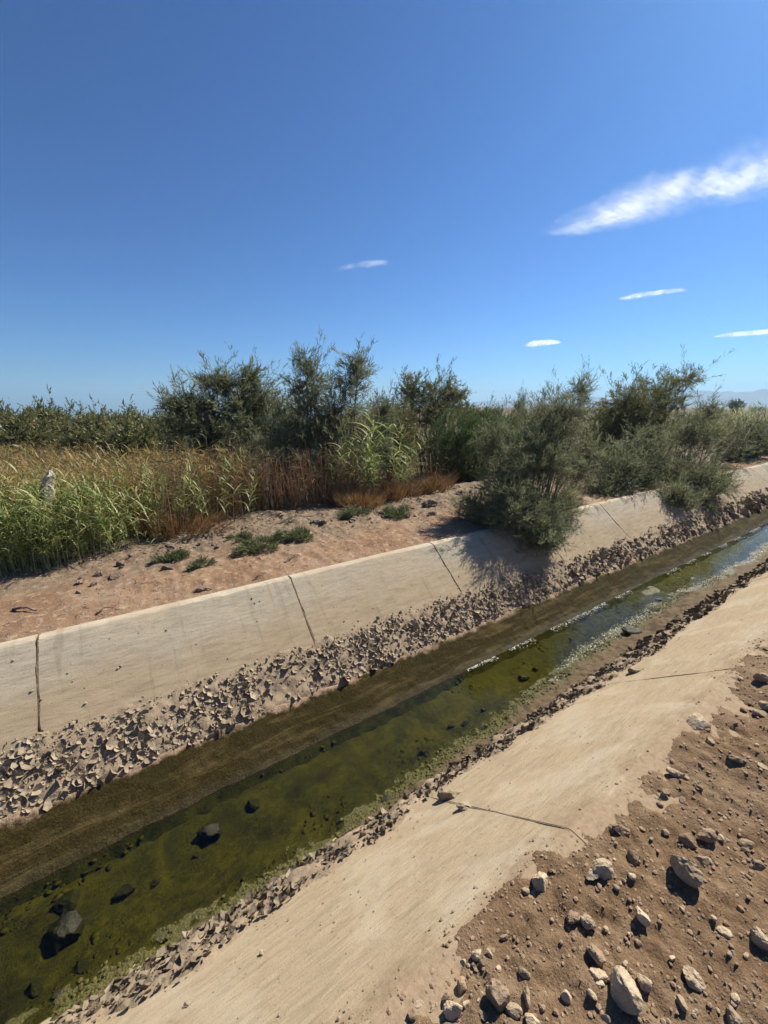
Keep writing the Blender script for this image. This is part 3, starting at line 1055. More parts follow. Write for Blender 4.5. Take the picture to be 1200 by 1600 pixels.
far_top = lambda u: 0.69 + 0.05 * fbm(np.asarray(u) * 0.9, 0.5, 101, 3) + 0.02 * fbm(np.asarray(u) * 5, 0.1, 102, 2)
far_bot = lambda u: 1.12 + 0.018 * fbm(np.asarray(u) * 2.6, 0.4, 73, 3)
root, nf = flake_field('dried_mud_crust', 'band of curled dried mud flakes along the far concrete slope', 1,
    [(-1.7, 5.0, 0.0285), (5.0, 11.0, 0.044), (11, 26, 0.09)], far_top, far_bot,
    lambda u, s, s0, s1: (0.30 + 0.7 * float(smooth(0.0, 0.12, s - s0))) * (0.35 if vn(u * 2.4, s * 5, 104) < 0.30 else 1.0),
    lambda r, u, s, s0, s1: (0.0085 + 0.024 * r.random() ** 2.0) * (1.5 if r.random() < 0.03 else 1.0) * (0.55 + 0.55 * float(smooth(0, 0.16, s - s0))), 0.50, 5, 0.012)
obj('mud_layer', crust_mesh(1, far_top, far_bot, udim(0.02, 420), 26, 0.018, 111), M['crust'], root)

near_bot = lambda u: 1.31 + 0.02 * fbm(np.asarray(u) * 2.1, 0.4, 121, 3)
near_top = lambda u: 1.03 - 0.06 * smooth(1.6, 3.0, np.asarray(u)) + 0.085 * fbm(np.asarray(u) * 1.3, 2.5, 122, 3) + 0.04 * fbm(np.asarray(u) * 6, 2.1, 123, 2)
root, nn = flake_field('mud_flake_ridge', 'narrow ridge of broken mud flakes along the foot of the near slope', -1,
    [(-0.6, 4.2, 0.028), (4.2, 9.0, 0.048), (9, 20, 0.10)], near_top, near_bot,
    lambda u, s, s0, s1: 0.35 + 0.65 * float(smooth(0.0, 0.06, s - s0)),
    lambda r, u, s, s0, s1: (0.008 + 0.021 * r.random() ** 2) * (0.6 + 0.5 * float(smooth(0, 0.08, s - s0))), 0.45, 6, 0.018, 'flake_damp')
obj('mud_layer', crust_mesh(-1, near_top, near_bot, udim(0.02, 420), 18, 0.030, 131), M['crust'], root)
print('flakes', nf, nn)

# crumbs and loose chips on the concrete slopes
def slope_crumbs(side, n, u0, u1, s0, s1, smin, smax, name, label, bias):
    ex, ed, en = slope_basis(side)
    top = YF if side > 0 else YN
    u = u0 + (u1 - u0) * rng.random(n) ** 1.4
    s = s1 - (s1 - s0) * rng.random(n) ** bias
    size = smin + (smax - smin) * rng.random(n) ** 4
    P = np.array([0, top, 0]) + u[:, None] * ex + s[:, None] * ed + (0.002 + size * 0.3)[:, None] * en
    V, F = merged_rocks(P, size, rng.random(n) * 6.3, PEB, rng.integers(0, 99, n), np.full(n, 0.7))
    tag(obj(name, mesh_np(name, V, F), M['flake']), label, 'crumbs', kind='stuff')


slope_crumbs(1, 420, -1.5, 9, 0.04, 0.74, 0.003, 0.014, 'earth_crumbs', 'dark crumbs lying on the far concrete slope', 2.2)
slope_crumbs(-1, 520, 0.0, 7, 0.05, 1.05, 0.0012, 0.008, 'mud_crumbs', 'small mud chips lying on the near concrete slope', 2.0)
# loose mud chunks near the near joints
for k, (px, py, wp, hp, lab) in enumerate([
        (700, 1247, 34, 26, 'largest loose mud clod at the top of the near flake ridge by the joint'),
        (725, 1262, 26, 16, 'mud clod at the lower end of the nearer slab joint'),
        (992, 1049, 34, 14, 'dark mud clod at the lower end of the farther slab joint'),
        (410, 1490, 12, 12, 'small clod alone on the near slope above the flakes'),
        (293, 1572, 14, 10, 'dark clod alone on the near slope at the bottom'),
        (900, 1075, 24, 12, 'mud clod on the near slope beyond the ridge')]):
    r = px_ray(px, py)
    t = (YN * TAN - CAM_H) / (r[2] + TAN * r[1])
    p = r * t + np.array([0, 0, CAM_H])
    d = depth_of(p)
    a, b = wp / FPX * d * 0.5, hp / FPX * d * 0.5
    V, F = rock_np(3, 1500 + k, 6, (a, a * 0.7, b * 0.8), 0.22)
    tag(obj('mud_clod', mesh_np('mud_clod', V, F), M['flake'], None, tuple(p + np.array([0, 0, b * 0.3])), (-0.5, 0, CANAL - R(90))), lab, 'clod', 'mud clods on the near slope')

# ------------------------------------------------------------------ litter of the far bank
n = 11000
u = -1.6 + 15 * rng.random(n) ** 1.5
v = YF + 0.06 + 2.6 * rng.random(n)
keep = (vn(u * 1.4, v * 1.4, 141) + 0.25 * (v - YF - 1.2) > 0.45)
u, v = u[keep], v[keep]
size = 0.003 + 0.020 * rng.random(len(u)) ** 5 * np.clip((v - YF) * 0.9, 0.35, 1.4)
V, F = pebbles(np.stack([u, v, ground_h(u, v) + size * 0.2], -1), size, 0.008, 0.6 + 0.4 * rng.random(len(u)))
tag(obj('soil_crumbs', mesh_np('soil_crumbs', V, F), M['clod']), 'earth crumbs and chips strewn over the far dirt bank', 'crumbs', kind='stuff')

CL = []
for k in range(6):
    V, F = rock_np(3, 1700 + k, 5, (1, 0.8, 0.6), 0.24)
    CL.append(mesh_np('earth_clod', V, F)); CL[-1].materials.append(M['clod'])
for k in range(64):
    px = 120 + 640 * rng.random()
    base_y = np.interp(px, [120, 300, 480, 690, 760], [900, 845, 815, 785, 780])
    p = at_z(px, base_y + rng.normal() * 9 + 4, 0.05)
    s_ = 0.025 + 0.05 * rng.random() ** 2
    o = obj('earth_clod', CL[k % 6], None, None, (p[0], p[1], float(ground_h(p[0], p[1])) + s_ * 0.25), (rng.normal() * 0.3, rng.normal() * 0.3, rng.random() * 6.3), (s_, s_, s_))
    tag(o, 'crumbly earth clod in the lumpy soil along the foot of the reeds', 'clod', 'earth clods along the foot of the reeds')
for k, (px, py, s_, lab) in enumerate([(315, 917, 0.055, 'dark clod alone on the far bank above the concrete rim'),
                                       (672, 790, 0.14, 'big earth lump beside the overhanging bush'),
                                       (720, 772, 0.12, 'pale earth lump under the dark green bushes'),
                                       (262, 855, 0.09, 'earth lump at the corner of the green reeds')]):
    p = at_z(px, py, 0.03)
    V, F = rock_np(3, 1800 + k, 5, (s_, s_ * 0.8, s_ * 0.6), 0.24)
    tag(obj('earth_lump', mesh_np('earth_lump', V, F), M['clod'], None, (p[0], p[1], float(ground_h(p[0], p[1])) + s_ * 0.2)), lab, 'clod')


n = 2600
u = -1.6 + 13 * rng.random(n) ** 1.5
v = YF + 0.12 + 2.4 * rng.random(n) ** 0.8
keep = vn(u * 1.1, v * 1.1, 145) > 0.35
u, v = u[keep], v[keep]
n = len(u)
a = rng.random(n) * 6.3; L = 0.015 + 0.06 * rng.random(n) ** 2
z = ground_h(u, v) + 0.004
d = np.stack([np.cos(a) * L, np.sin(a) * L, 0.25 * L * rng.random(n)], -1); q = np.stack([-np.sin(a), np.cos(a), np.zeros(n)], -1) * 0.0025
P = np.stack([u, v, z], -1)
V = np.stack([P - q, P + q, P + d + q * 0.5, P + d - q * 0.5, P + d * 0.5 + np.array([0, 0, 0.005])], 1).reshape(-1, 3)
i5 = np.arange(n) * 5
F = np.concatenate([np.stack([i5, i5 + 1, i5 + 4], 1), np.stack([i5 + 1, i5 + 2, i5 + 4], 1), np.stack([i5 + 2, i5 + 3, i5 + 4], 1), np.stack([i5 + 3, i5, i5 + 4], 1)])
tag(obj('straw_litter', mesh_np('straw_litter', V, F), M['twig']), 'bits of dry straw and twig strewn on the far bank', 'litter', kind='stuff')


def tube_np(path, radii, sides=5):
    path = np.asarray(path, float)
    n = len(path)
    tan = np.gradient(path, axis=0)
    tan /= np.linalg.norm(tan, axis=1)[:, None] + 1e-9
    ref = np.array([0.31, 0.17, 0.93])
    a = np.cross(tan, ref); a /= np.linalg.norm(a, axis=1)[:, None] + 1e-9
    b = np.cross(tan, a)
    ang = np.arange(sides) / sides * 2 * np.pi
    V = path[:, None] + (a[:, None] * np.cos(ang)[None, :, None] + b[:, None] * np.sin(ang)[None, :, None]) * np.asarray(radii)[:, None, None]
    i, j = np.meshgrid(np.arange(n - 1), np.arange(sides), indexing='ij')
    j2 = (j + 1) % sides
    F = np.stack([(i * sides + j), (i * sides + j2), ((i + 1) * sides + j2), ((i + 1) * sides + j)], -1).reshape(-1, 4)
    return V.reshape(-1, 3), F


for k, (x0, y0, x1, y1, rad, lab) in enumerate([
        (430, 818, 490, 806, 0.010, 'long thin stick on the lumpy soil at the foot of the dry stalks'),
        (443, 877, 466, 868, 0.009, 'short stick in the middle of the far bank'),
        (20, 951, 58, 952, 0.013, 'dark stick on the far bank near the left edge'),
        (150, 955, 178, 946, 0.007, 'thin twig on the bare soil above the nearest panel'),
        (330, 918, 300, 921, 0.007, 'twig by the dark clod on the far bank'),
        (395, 903, 415, 893, 0.006, 'small twig between the dark clod and the short stick')]):
    a, b = at_z(x0, y0, 0.02), at_z(x1, y1, 0.02)
    T = np.linspace(0, 1, 9)
    path = a[None] + (b - a)[None] * T[:, None]
    path[:, 2] = ground_h(path[:, 0], path[:, 1]) + rad * 0.8 + 0.02 * np.sin(T * 3.1)
    path[:, 1] += 0.03 * fbm(T * 4, k, 151, 2)
    V, F = tube_np(path, rad * (1 - 0.5 * T))
    tag(obj('stick', mesh_np('stick', V, F, True), M['twig']), lab, 'stick')

# ------------------------------------------------------------------ vegetation
M['tam_grey'] = mat_leaf('tamarisk_grey_green', (0.066, 0.082, 0.038), (0.265, 0.280, 0.148), (0.38, 0.30, 0.17), 0.42, 0.10)
M['tam_olive'] = mat_leaf('tamarisk_olive', (0.068, 0.078, 0.025), (0.22, 0.22, 0.08), (0.30, 0.19, 0.10), 0.38, 0.12)
M['broom'] = mat_leaf('broom_green', (0.045, 0.072, 0.022), (0.115, 0.165, 0.048), (0.13, 0.14, 0.05), 0.35, 0.06)
M['reed_green'] = mat_leaf('reed_green', (0.11, 0.16, 0.04), (0.37, 0.43, 0.14), (0.52, 0.45, 0.21), 0.47, 0.2)
M['reed_dry'] = mat_leaf('reed_dry', (0.24, 0.15, 0.05), (0.46, 0.31, 0.12), (0.17, 0.20, 0.055), 0.32, 0.24)
M['stalk_dry'] = mat_leaf('stalk_dry', (0.13, 0.078, 0.04), (0.42, 0.31, 0.18), (0.34, 0.14, 0.06), 0.15, 0.22)
M['rust'] = mat_leaf('rusty_weed', (0.15, 0.072, 0.032), (0.34, 0.19, 0.085), (0.22, 0.18, 0.07), 0.30, 0.15)
M['tuft'] = mat_leaf('low_green_tuft', (0.07, 0.085, 0.035), (0.17, 0.20, 0.085), (0.28, 0.24, 0.13), 0.30, 0.10)


def unit(a):
    return a / (np.linalg.norm(a, axis=-1, keepdims=True) + 1e-9)


def bush(name, label, cat, base, lobes, mat, seed, limbs=30, subs=10, sprigs=11, leaves=12, sub_len=0.45, sprig_len=0.17,
         leaf=(0.05, 0.006), up=0.35, spread=0.15, stem_r=0.022, group=None, tip_bias=0.55, start=0.12, soft=0.0, splay=0.45):
    """lobes: (centre xyz, radii xyz, weight) in world metres; limbs grow from the base into them"""
    r = np.random.default_rng(seed)
    base = np.asarray(base, float)
    leaves = max(4, round(leaves * 0.62)); leaf = (leaf[0] * 1.05, leaf[1] * 1.68)
    wts = np.array([l[2] for l in lobes], float); wts /= wts.sum()
    pick = r.choice(len(lobes), limbs, p=wts)
    dirs = unit(r.normal(size=(limbs, 3)))
    rad = r.random(limbs) ** (1 - tip_bias * 0.7)
    C = np.array([lobes[k][0] for k in pick]); Rr = np.array([lobes[k][1] for k in pick])
    tgt = C + dirs * Rr * rad[:, None]
    P0 = base + np.stack([r.normal(size=limbs) * spread, r.normal(size=limbs) * spread, np.full(limbs, -0.05)], -1)
    P0[:, :2] += (tgt - P0)[:, :2] * (splay * (0.5 + 0.5 * r.random(limbs)))[:, None]
    P0[:, 1] = np.maximum(P0[:, 1], YF + 0.08)
    P0[:, 2] = np.minimum(ground_h(P0[:, 0], P0[:, 1]) - 0.05, tgt[:, 2] - 0.12) if abs(base[0]) < 500 else base[2]
    L = np.linalg.norm(tgt - P0, axis=1)
    P1 = P0 + (tgt - P0) * 0.33 + np.array([0, 0, 1.0]) * (L * 0.18)[:, None] + r.normal(size=(limbs, 3)) * (0.08 * L)[:, None]
    P2 = P0 + (tgt - P0) * 0.72 + np.array([0, 0, 1.0]) * (L * 0.10)[:, None] + r.normal(size=(limbs, 3)) * (0.06 * L)[:, None]
    def bez(t):
        t = t[..., None]
        return P0[:, None] * (1 - t) ** 3 + P1[:, None] * 3 * t * (1 - t) ** 2 + P2[:, None] * 3 * t * t * (1 - t) + tgt[:, None] * t ** 3
    T = np.tile(np.linspace(0, 1, 7), (limbs, 1))
    paths = bez(T)
    SV, SF, off = [], [], 0
    for k in range(limbs):
        rr = stem_r * (0.5 + 0.5 * L[k] / L.max()) * (1 - 0.86 * np.linspace(0, 1, 7))
        V, F = tube_np(paths[k], rr, 4)
        SV.append(V); SF.append(F + off); off += len(V)
    # side branches: spread through the volume of the lobes, pointing out and up
    N = limbs * subs
    pk = r.choice(len(lobes), N, p=wts)
    dv = unit(r.normal(size=(N, 3)))
    rv = r.random(N) ** (1 / 2.2)
    C2 = np.array([lobes[k][0] for k in pk]); R2 = np.array([lobes[k][1] for k in pk])
    mid = C2 + dv * R2 * rv[:, None] * (1 + 0.16 * fbm(dv[:, 0] * 2.3 + pk * 7, dv[:, 1] * 2.3 + dv[:, 2] * 1.7, seed, 2))[:, None]
    sd = unit(dv * np.array([0.75, 0.75, 0.45]) + unit(r.normal(size=(N, 3))) * 0.65 + np.array([0, 0, up]))
    sl = sub_len * (0.45 + 0.8 * r.random(N))
    shoot = (r.random(N) < 0.2) & (dv[:, 2] > 0.25) & (rv > 0.75)
    sl = np.where(shoot, sl * (1.5 if sub_len < 0.7 else 1.1), sl)
    sd = np.where(shoot[:, None], unit(sd * 0.5 + np.array([0.18, 0, 1.0])), sd)
    mid = np.where(shoot[:, None], mid + sd * (sl * 0.45)[:, None], mid)
    S0 = mid - sd * (sl * 0.75)[:, None]
    # a thin twig back to the nearest limb
    LP = paths[:, 2:].reshape(-1, 3)
    near = np.empty((N, 3))
    for a_ in range(0, N, 400):
        dd = ((S0[a_:a_ + 400, None] - LP[None]) ** 2).sum(-1) + 0.4 * np.maximum(LP[None, :, 2] - S0[a_:a_ + 400, None, 2], 0)
        near[a_:a_ + 400] = LP[dd.argmin(1)]
    kk = stem_r * 0.14
    ax = unit(np.cross(S0 - near, np.array([0.3, 0.2, 0.9]))); bx_ = unit(np.cross(S0 - near, ax))
    tri = [near + ax * kk * 1.6, near - ax * kk * 0.8 + bx_ * kk * 1.4, near - ax * kk * 0.8 - bx_ * kk * 1.4,
           S0 + ax * kk, S0 - ax * kk * 0.5 + bx_ * kk * 0.87, S0 - ax * kk * 0.5 - bx_ * kk * 0.87]
    V = np.stack(tri, 1).reshape(-1, 3)
    ix = np.arange(N)[:, None] * 6
    fq = [np.concatenate([ix + a_, ix + (a_ + 1) % 3, ix + 3 + (a_ + 1) % 3, ix + 3 + a_], 1) for a_ in range(3)]
    SV.append(V); SF.append(np.concatenate(fq) + off); off += len(V)
    bend = r.normal(size=(N, 3)) * 0.25 - np.array([0, 0, 0.12])
    # thin twigs of the side branches (three-sided, two segments)
    tw = []
    for f in (0.0, 1.0):
        tw.append(S0 + sd * (sl * f)[:, None] + bend * (sl * f * f)[:, None])
    pa = unit(np.cross(sd, np.array([0.2, 0.5, 0.85]))); pb = np.cross(sd, pa)
    ring = []
    k_ = stem_r / 0.022
    for c, q in zip(tw, (0.0045 * k_, 0.0014 * k_)):
        ring += [c + pa * q, c - pa * q * 0.5 + pb * q * 0.87, c - pa * q * 0.5 - pb * q * 0.87]
    V = np.stack(ring, 1).reshape(-1, 3)
    idx = np.arange(N)[:, None] * 6
    fq = []
    for a_ in range(3):
        b_ = (a_ + 1) % 3
        fq.append(np.concatenate([idx + a_, idx + b_, idx + 3 + b_, idx + 3 + a_], 1))
    SV.append(V); SF.append(np.concatenate(fq) + off)
    # sprigs along them
    f = 0.12 + 0.95 * r.random((N, sprigs))
    Q0 = S0[:, None] + sd[:, None] * (sl[:, None] * f)[..., None] + bend[:, None] * (sl[:, None] * f * f)[..., None]
    qd = unit((sd + bend * 0.6)[:, None] * 1.0 + unit(r.normal(size=Q0.shape)) * 0.70 + np.array([0, 0, up * 0.5]))
    ql = sprig_len * (0.45 + 0.9 * r.random((N, sprigs)))
    tint_sub = r.random(N)
    tint = np.clip(np.repeat(tint_sub[:, None], sprigs, 1) * 0.6 + 0.4 * r.random((N, sprigs)), 0, 1)
    Q0 = Q0.reshape(-1, 3); qd = qd.reshape(-1, 3); ql = ql.reshape(-1); tint = tint.reshape(-1)
    K = len(Q0)
    g = (np.arange(leaves) + r.random((K, leaves))) / leaves
    B0 = Q0[:, None] + qd[:, None] * (ql[:, None] * g)[..., None]
    B0[..., 2] -= soft * (ql[:, None] * g) ** 2 * 6
    ld = unit(qd[:, None] + unit(r.normal(size=B0.shape)) * 0.55)
    lp = unit(np.cross(ld, unit(r.normal(size=B0.shape))))
    ll = leaf[0] * (0.6 + 0.8 * r.random((K, leaves)))[..., None]
    lw = leaf[1] * 0.5
    LV = np.stack([B0 - lp * lw, B0 + lp * lw, B0 + ld * ll], 2).reshape(-1, 3)
    m = K * leaves
    i3 = np.arange(m) * 3
    LF = np.stack([i3, i3 + 1, i3 + 2], 1)
    root = obj(name, None, None, None, tuple(base))
    tag(root, label, cat, group)
    me_s = mesh_np('stem', np.concatenate(SV) - base, np.concatenate(SF), True)
    obj('stem', me_s, M['bark'], root)
    me_c = mesh_np('crown', LV - base, LF)
    face_attr(me_c, 'tint', np.repeat(tint, leaves))
    obj('crown', me_c, mat, root)
    return root


def lobes_at(Y, spec):
    """spec rows: pixel x, y, half-width, half-height, depth offset, weight"""
    out = []
    for (px, py, rx, ry, dy, wt) in spec:
        c = at_y(px, py, Y + dy)
        d = depth_of(c)
        a = rx / FPX * d
        out.append((c, np.array([a * 1.08, a * 0.85, ry / FPX * d]), wt))
    return out


def ground_at(px, Y):
    x = at_y(px, 640, Y)[0]
    return (x, Y, float(ground_h(x, Y)))


G_B = 'tamarisk bushes along the canal'
bush('tamarisk_bush', 'grey-green tamarisk with a branch reaching out over the field behind dry stalks', 'bush', ground_at(370, 9.0),
     lobes_at(9.0, [(340, 655, 70, 62, 0, 3), (285, 632, 30, 16, 0, .7), (398, 625, 36, 42, 0, 1.5), (365, 722, 90, 45, -.3, 2.2), (310, 690, 50, 40, 0, 1.2), (390, 585, 8, 14, 0, .25), (345, 595, 22, 20, 0, .6)]),
     M['tam_grey'], 1, limbs=83, subs=11, sprigs=11, leaves=12, sub_len=0.5, leaf=(0.066, 0.0081), group=G_B)
bush('tamarisk_bush', 'tallest tamarisk with thin feathery upright shoots behind the dry stalks', 'bush', ground_at(520, 7.4),
     lobes_at(7.4, [(515, 650, 58, 62, 0, 2.6), (555, 585, 26, 42, 0, .8), (480, 595, 28, 40, 0, .9), (515, 715, 80, 50, -.2, 2.6), (585, 690, 36, 55, .1, 1.2), (450, 700, 40, 55, .1, 1.2), (600, 640, 22, 30, 0, .4)]),
     M['tam_grey'], 2, limbs=80, subs=11, sprigs=11, leaves=13, sub_len=0.42, leaf=(0.057, 0.0066), group=G_B)
bush('tamarisk_bush', 'olive tamarisk with a tufted top standing behind the others in the middle', 'bush', ground_at(675, 12.0),
     lobes_at(12.0, [(675, 630, 52, 40, 0, 3), (645, 605, 24, 24, 0, .8), (705, 612, 26, 24, 0, 1), (680, 690, 60, 50, 0, 2), (620, 660, 26, 40, 0, .8), (730, 650, 20, 24, 0, .5)]),
     M['tam_olive'], 3, limbs=65, subs=10, sprigs=10, leaves=11, sub_len=0.6, leaf=(0.083, 0.0114), group=G_B)
bush('broom_bush', 'dark green broom-like bush left of the overhanging bush', 'bush', ground_at(725, 7.9),
     lobes_at(7.9, [(715, 690, 50, 44, 0, 2.4), (765, 675, 48, 34, .2, 1.8), (725, 735, 52, 36, 0, 2)]),
     M['broom'], 4, limbs=67, subs=11, sprigs=11, leaves=12, sub_len=0.36, leaf=(0.061, 0.0066), up=0.9, group='broom bushes behind the canal')
bush('broom_bush', 'dark green broom-like bush behind the top of the overhanging bush', 'bush', ground_at(815, 10.5),
     lobes_at(10.5, [(800, 668, 46, 30, 0, 2), (850, 672, 40, 30, .3, 1.6), (760, 665, 30, 24, .3, 1), (815, 720, 60, 40, 0, 1.5)]),
     M['broom'], 5, limbs=57, subs=10, sprigs=10, leaves=11, sub_len=0.42, leaf=(0.077, 0.0089), up=0.9, group='broom bushes behind the canal')
bush('tamarisk_bush', 'big leaning tamarisk hanging over the concrete slope in the middle', 'bush', ground_at(835, 4.0),
     lobes_at(4.0, [(840, 705, 74, 62, 0, 3.0), (868, 650, 46, 40, .1, 1.4), (908, 612, 20, 22, .1, .45), (790, 755, 55, 55, -.1, 1.8), (838, 812, 55, 38, -.40, 1.7), (738, 790, 32, 15, .25, .55), (905, 725, 34, 55, .15, 1.2), (770, 690, 30, 34, .2, .7), (880, 790, 36, 36, -.3, .9), (770, 800, 34, 30, -.15, .9), (850, 832, 44, 26, -.75, 1.3), (805, 800, 44, 40, -.5, 1.3)]),
     M['tam_grey'], 6, limbs=140, subs=13, sprigs=12, leaves=13, sub_len=0.26, sprig_len=0.12, leaf=(0.037, 0.0039), start=0.35, stem_r=0.016, group=G_B)
bush('tamarisk_bush', 'dark tamarisk with wind-swept wispy top beyond the leaning one', 'bush', ground_at(985, 6.0),
     lobes_at(6.0, [(985, 640, 50, 46, 0, 3.2), (1035, 615, 44, 32, 0, 1.3), (1075, 592, 26, 16, 0, .4), (960, 680, 34, 44, 0, 1.4), (1030, 660, 40, 40, 0, 1.4), (1000, 715, 60, 30, -.2, 1.4)]),
     M['tam_olive'], 7, limbs=75, subs=11, sprigs=11, leaves=12, sub_len=0.5, leaf=(0.068, 0.0081), group=G_B)
bush('tamarisk_bush', 'loose light tamarisk with bare stems showing, spreading towards the far joints', 'bush', ground_at(1075, 4.35),
     lobes_at(4.35, [(1010, 700, 50, 36, 0, 1.5), (1080, 680, 50, 42, 0, 1.8), (965, 735, 46, 36, -.1, 1.6), (1000, 760, 40, 28, -.25, 1.2), (1135, 690, 38, 34, 0, 1.2), (1110, 640, 22, 22, 0, .5), (1040, 745, 50, 28, -.25, 1.2), (940, 768, 32, 20, -.15, .7), (1180, 670, 30, 30, 0, .8), (990, 775, 30, 16, -.35, .5)]),
     M['tam_grey'], 8, limbs=105, subs=10, sprigs=9, leaves=12, sub_len=0.42, leaf=(0.061, 0.0066), group=G_B)
bush('tamarisk_bush', 'small dark round tamarisk spilling onto the slope further along the canal', 'bush', ground_at(1092, 3.85),
     lobes_at(3.75, [(1088, 756, 50, 36, -.15, 2.8), (1122, 768, 28, 24, -.2, 1), (1056, 778, 32, 22, -.35, 1.1), (1090, 785, 34, 14, -.4, .8)]),
     M['tam_grey'], 9, limbs=72, subs=10, sprigs=10, leaves=12, sub_len=0.30, leaf=(0.050, 0.0066), group=G_B)
bush('tamarisk_bush', 'low tamarisk at the far end of the bank by the right edge', 'bush', ground_at(1176, 4.6),
     lobes_at(4.6, [(1172, 690, 30, 26, 0, 2), (1205, 685, 26, 28, 0, 1.4), (1150, 705, 20, 18, -.1, .7)]),
     M['tam_grey'], 10, limbs=44, subs=9, sprigs=9, leaves=11, sub_len=0.55, leaf=(0.088, 0.0114), group=G_B)
bush('tamarisk_bush', 'slender bare-topped sapling sticking up above the broom bushes', 'bush', ground_at(812, 9.2),
     lobes_at(9.2, [(812, 635, 14, 22, 0, 2), (815, 670, 22, 22, 0, 1)]),
     M['tam_grey'], 11, limbs=15, subs=8, sprigs=6, leaves=8, sub_len=0.38, leaf=(0.055, 0.0066), up=0.9, stem_r=0.012, group=G_B)

FILL = [(440, 668, 52, 48, 11.5, 'tam_grey', 'tamarisk filling the gap behind the reaching one and the tallest one'),
        (610, 672, 44, 44, 10.5, 'tam_olive', 'olive bush between the tallest tamarisk and the tufted one'),
        (930, 680, 46, 46, 7.6, 'broom', 'dark bush in the gap right of the leaning tamarisk'),
        (1100, 668, 50, 26, 13.0, 'tam_olive', 'low olive bush behind the loose light tamarisk'),
        (860, 720, 44, 40, 6.5, 'broom', 'dark bush hidden behind the leaning tamarisk')]
for k, (px, py, rx, ry, Y, m_, lab) in enumerate(FILL):
    bush('tamarisk_bush' if m_ != 'broom' else 'broom_bush', lab, 'bush', ground_at(px, Y), lobes_at(Y, [(px, py, rx, ry, 0, 3), (px, py + ry * .8, rx * 1.1, ry * .8, 0, 2)]),
         M[m_], 120 + k, limbs=46, subs=10, sprigs=10, leaves=10, sub_len=0.055 * Y, leaf=(0.0075 * Y, 0.0013 * Y), group=G_B if m_ != 'broom' else 'broom bushes behind the canal')

# thicket far behind the reed field, on the left, and along the horizon
THICKET = [
    (-70, 655, 55, 28, 34, 'tree clump cut by the left edge behind the reed field'),
    (12, 662, 32, 26, 33, 'low tree at the left edge behind the reed field'),
    (70, 652, 26, 34, 30, 'tallest tree with a forked top in the far thicket'),
    (40, 672, 30, 20, 28, 'rounded bush in front of the tallest thicket tree'),
    (112, 664, 26, 22, 32, 'bush right of the tallest thicket tree'),
    (150, 662, 24, 24, 36, 'dark green tree in the middle of the far thicket'),
    (155, 680, 40, 16, 24, 'brownish low mound of bush before the far thicket'),
    (200, 662, 30, 22, 38, 'round-topped dark tree in the right half of the far thicket'),
    (232, 672, 34, 18, 34, 'grey-green bush near the reaching tamarisk branch'),
    (215, 690, 36, 20, 20, 'rusty brown dome of bush left of the reaching tamarisk'),
    (252, 662, 32, 20, 36, 'broad dark bush filling the thicket next to the reaching branch'),
    (310, 668, 34, 22, 42, 'tree of the far thicket right behind the reaching tamarisk'),
    (268, 672, 30, 18, 40, 'bush showing beneath the reaching tamarisk branch'),
]
for k, (px, py, rx, ry, Y, lab) in enumerate(THICKET):
    py, ry = py + (9 if px < 130 else 3) + 5 * (k % 3 - 1), ry * 0.82
    g_ = ground_at(px, Y)
    m_ = M['tam_olive'] if k not in (8,) else M['tam_grey']
    c = lobes_at(Y, [(px, py, rx, ry, 0, 3), (px - rx * .5, py + ry * .4, rx * .7, ry * .8, -1, 1.2), (px + rx * .5, py + ry * .5, rx * .7, ry * .8, -.6, 1.2), (px + rx * .2, py - ry * .55, rx * .4, ry * .55, 0, .6), (px - rx * .35, py - ry * .35, rx * .4, ry * .55, .4, .6)])
    bush('thicket_tree', lab, 'tree', g_, c, m_, 40 + k, limbs=34, subs=9, sprigs=8, leaves=7, sub_len=1.0, sprig_len=0.40, leaf=(0.17, 0.045), stem_r=0.05, spread=0.4, group='trees of the far thicket')
far_p = px_ray(1150, 633); far_p = far_p / far_p[0] * 190 + np.array([0, 0, CAM_H])
gz = float(ground_h(far_p[0], far_p[1]))
bush('distant_tree', 'small round tree alone on the horizon at the right', 'tree', (far_p[0], far_p[1], gz),
     [((far_p[0], far_p[1], gz + 3.0), (2.0, 2.0, 1.5), 1)], M['broom'], 77, limbs=26, subs=8, sprigs=7, leaves=7, sub_len=1.2, sprig_len=0.5, leaf=(0.3, 0.14), stem_r=0.12)
for k, (px, Y, h_, lab) in enumerate([(1120, 60, 1.7, 'low scrub bush far out on the brown field'), (1185, 75, 2.1, 'dark scrub bush by the horizon at the right edge'),
                                      (900, 60, 2.0, 'scrub bush behind the leaning tamarisk near the horizon'), (760, 55, 1.9, 'scrub bush on the horizon right of the tufted tamarisk')]):
    g_ = np.array(ground_at(px, Y))
    bush('scrub_bush', lab, 'bush', g_, [(g_ + np.array([0, 0, h_ * .55]), (h_ * 1.5, h_ * 1.5, h_ * .45), 1)], M['tam_olive'], 90 + k, limbs=24, subs=8, sprigs=7, leaves=6, sub_len=0.9, sprig_len=0.4, leaf=(0.22, 0.08), stem_r=0.05)

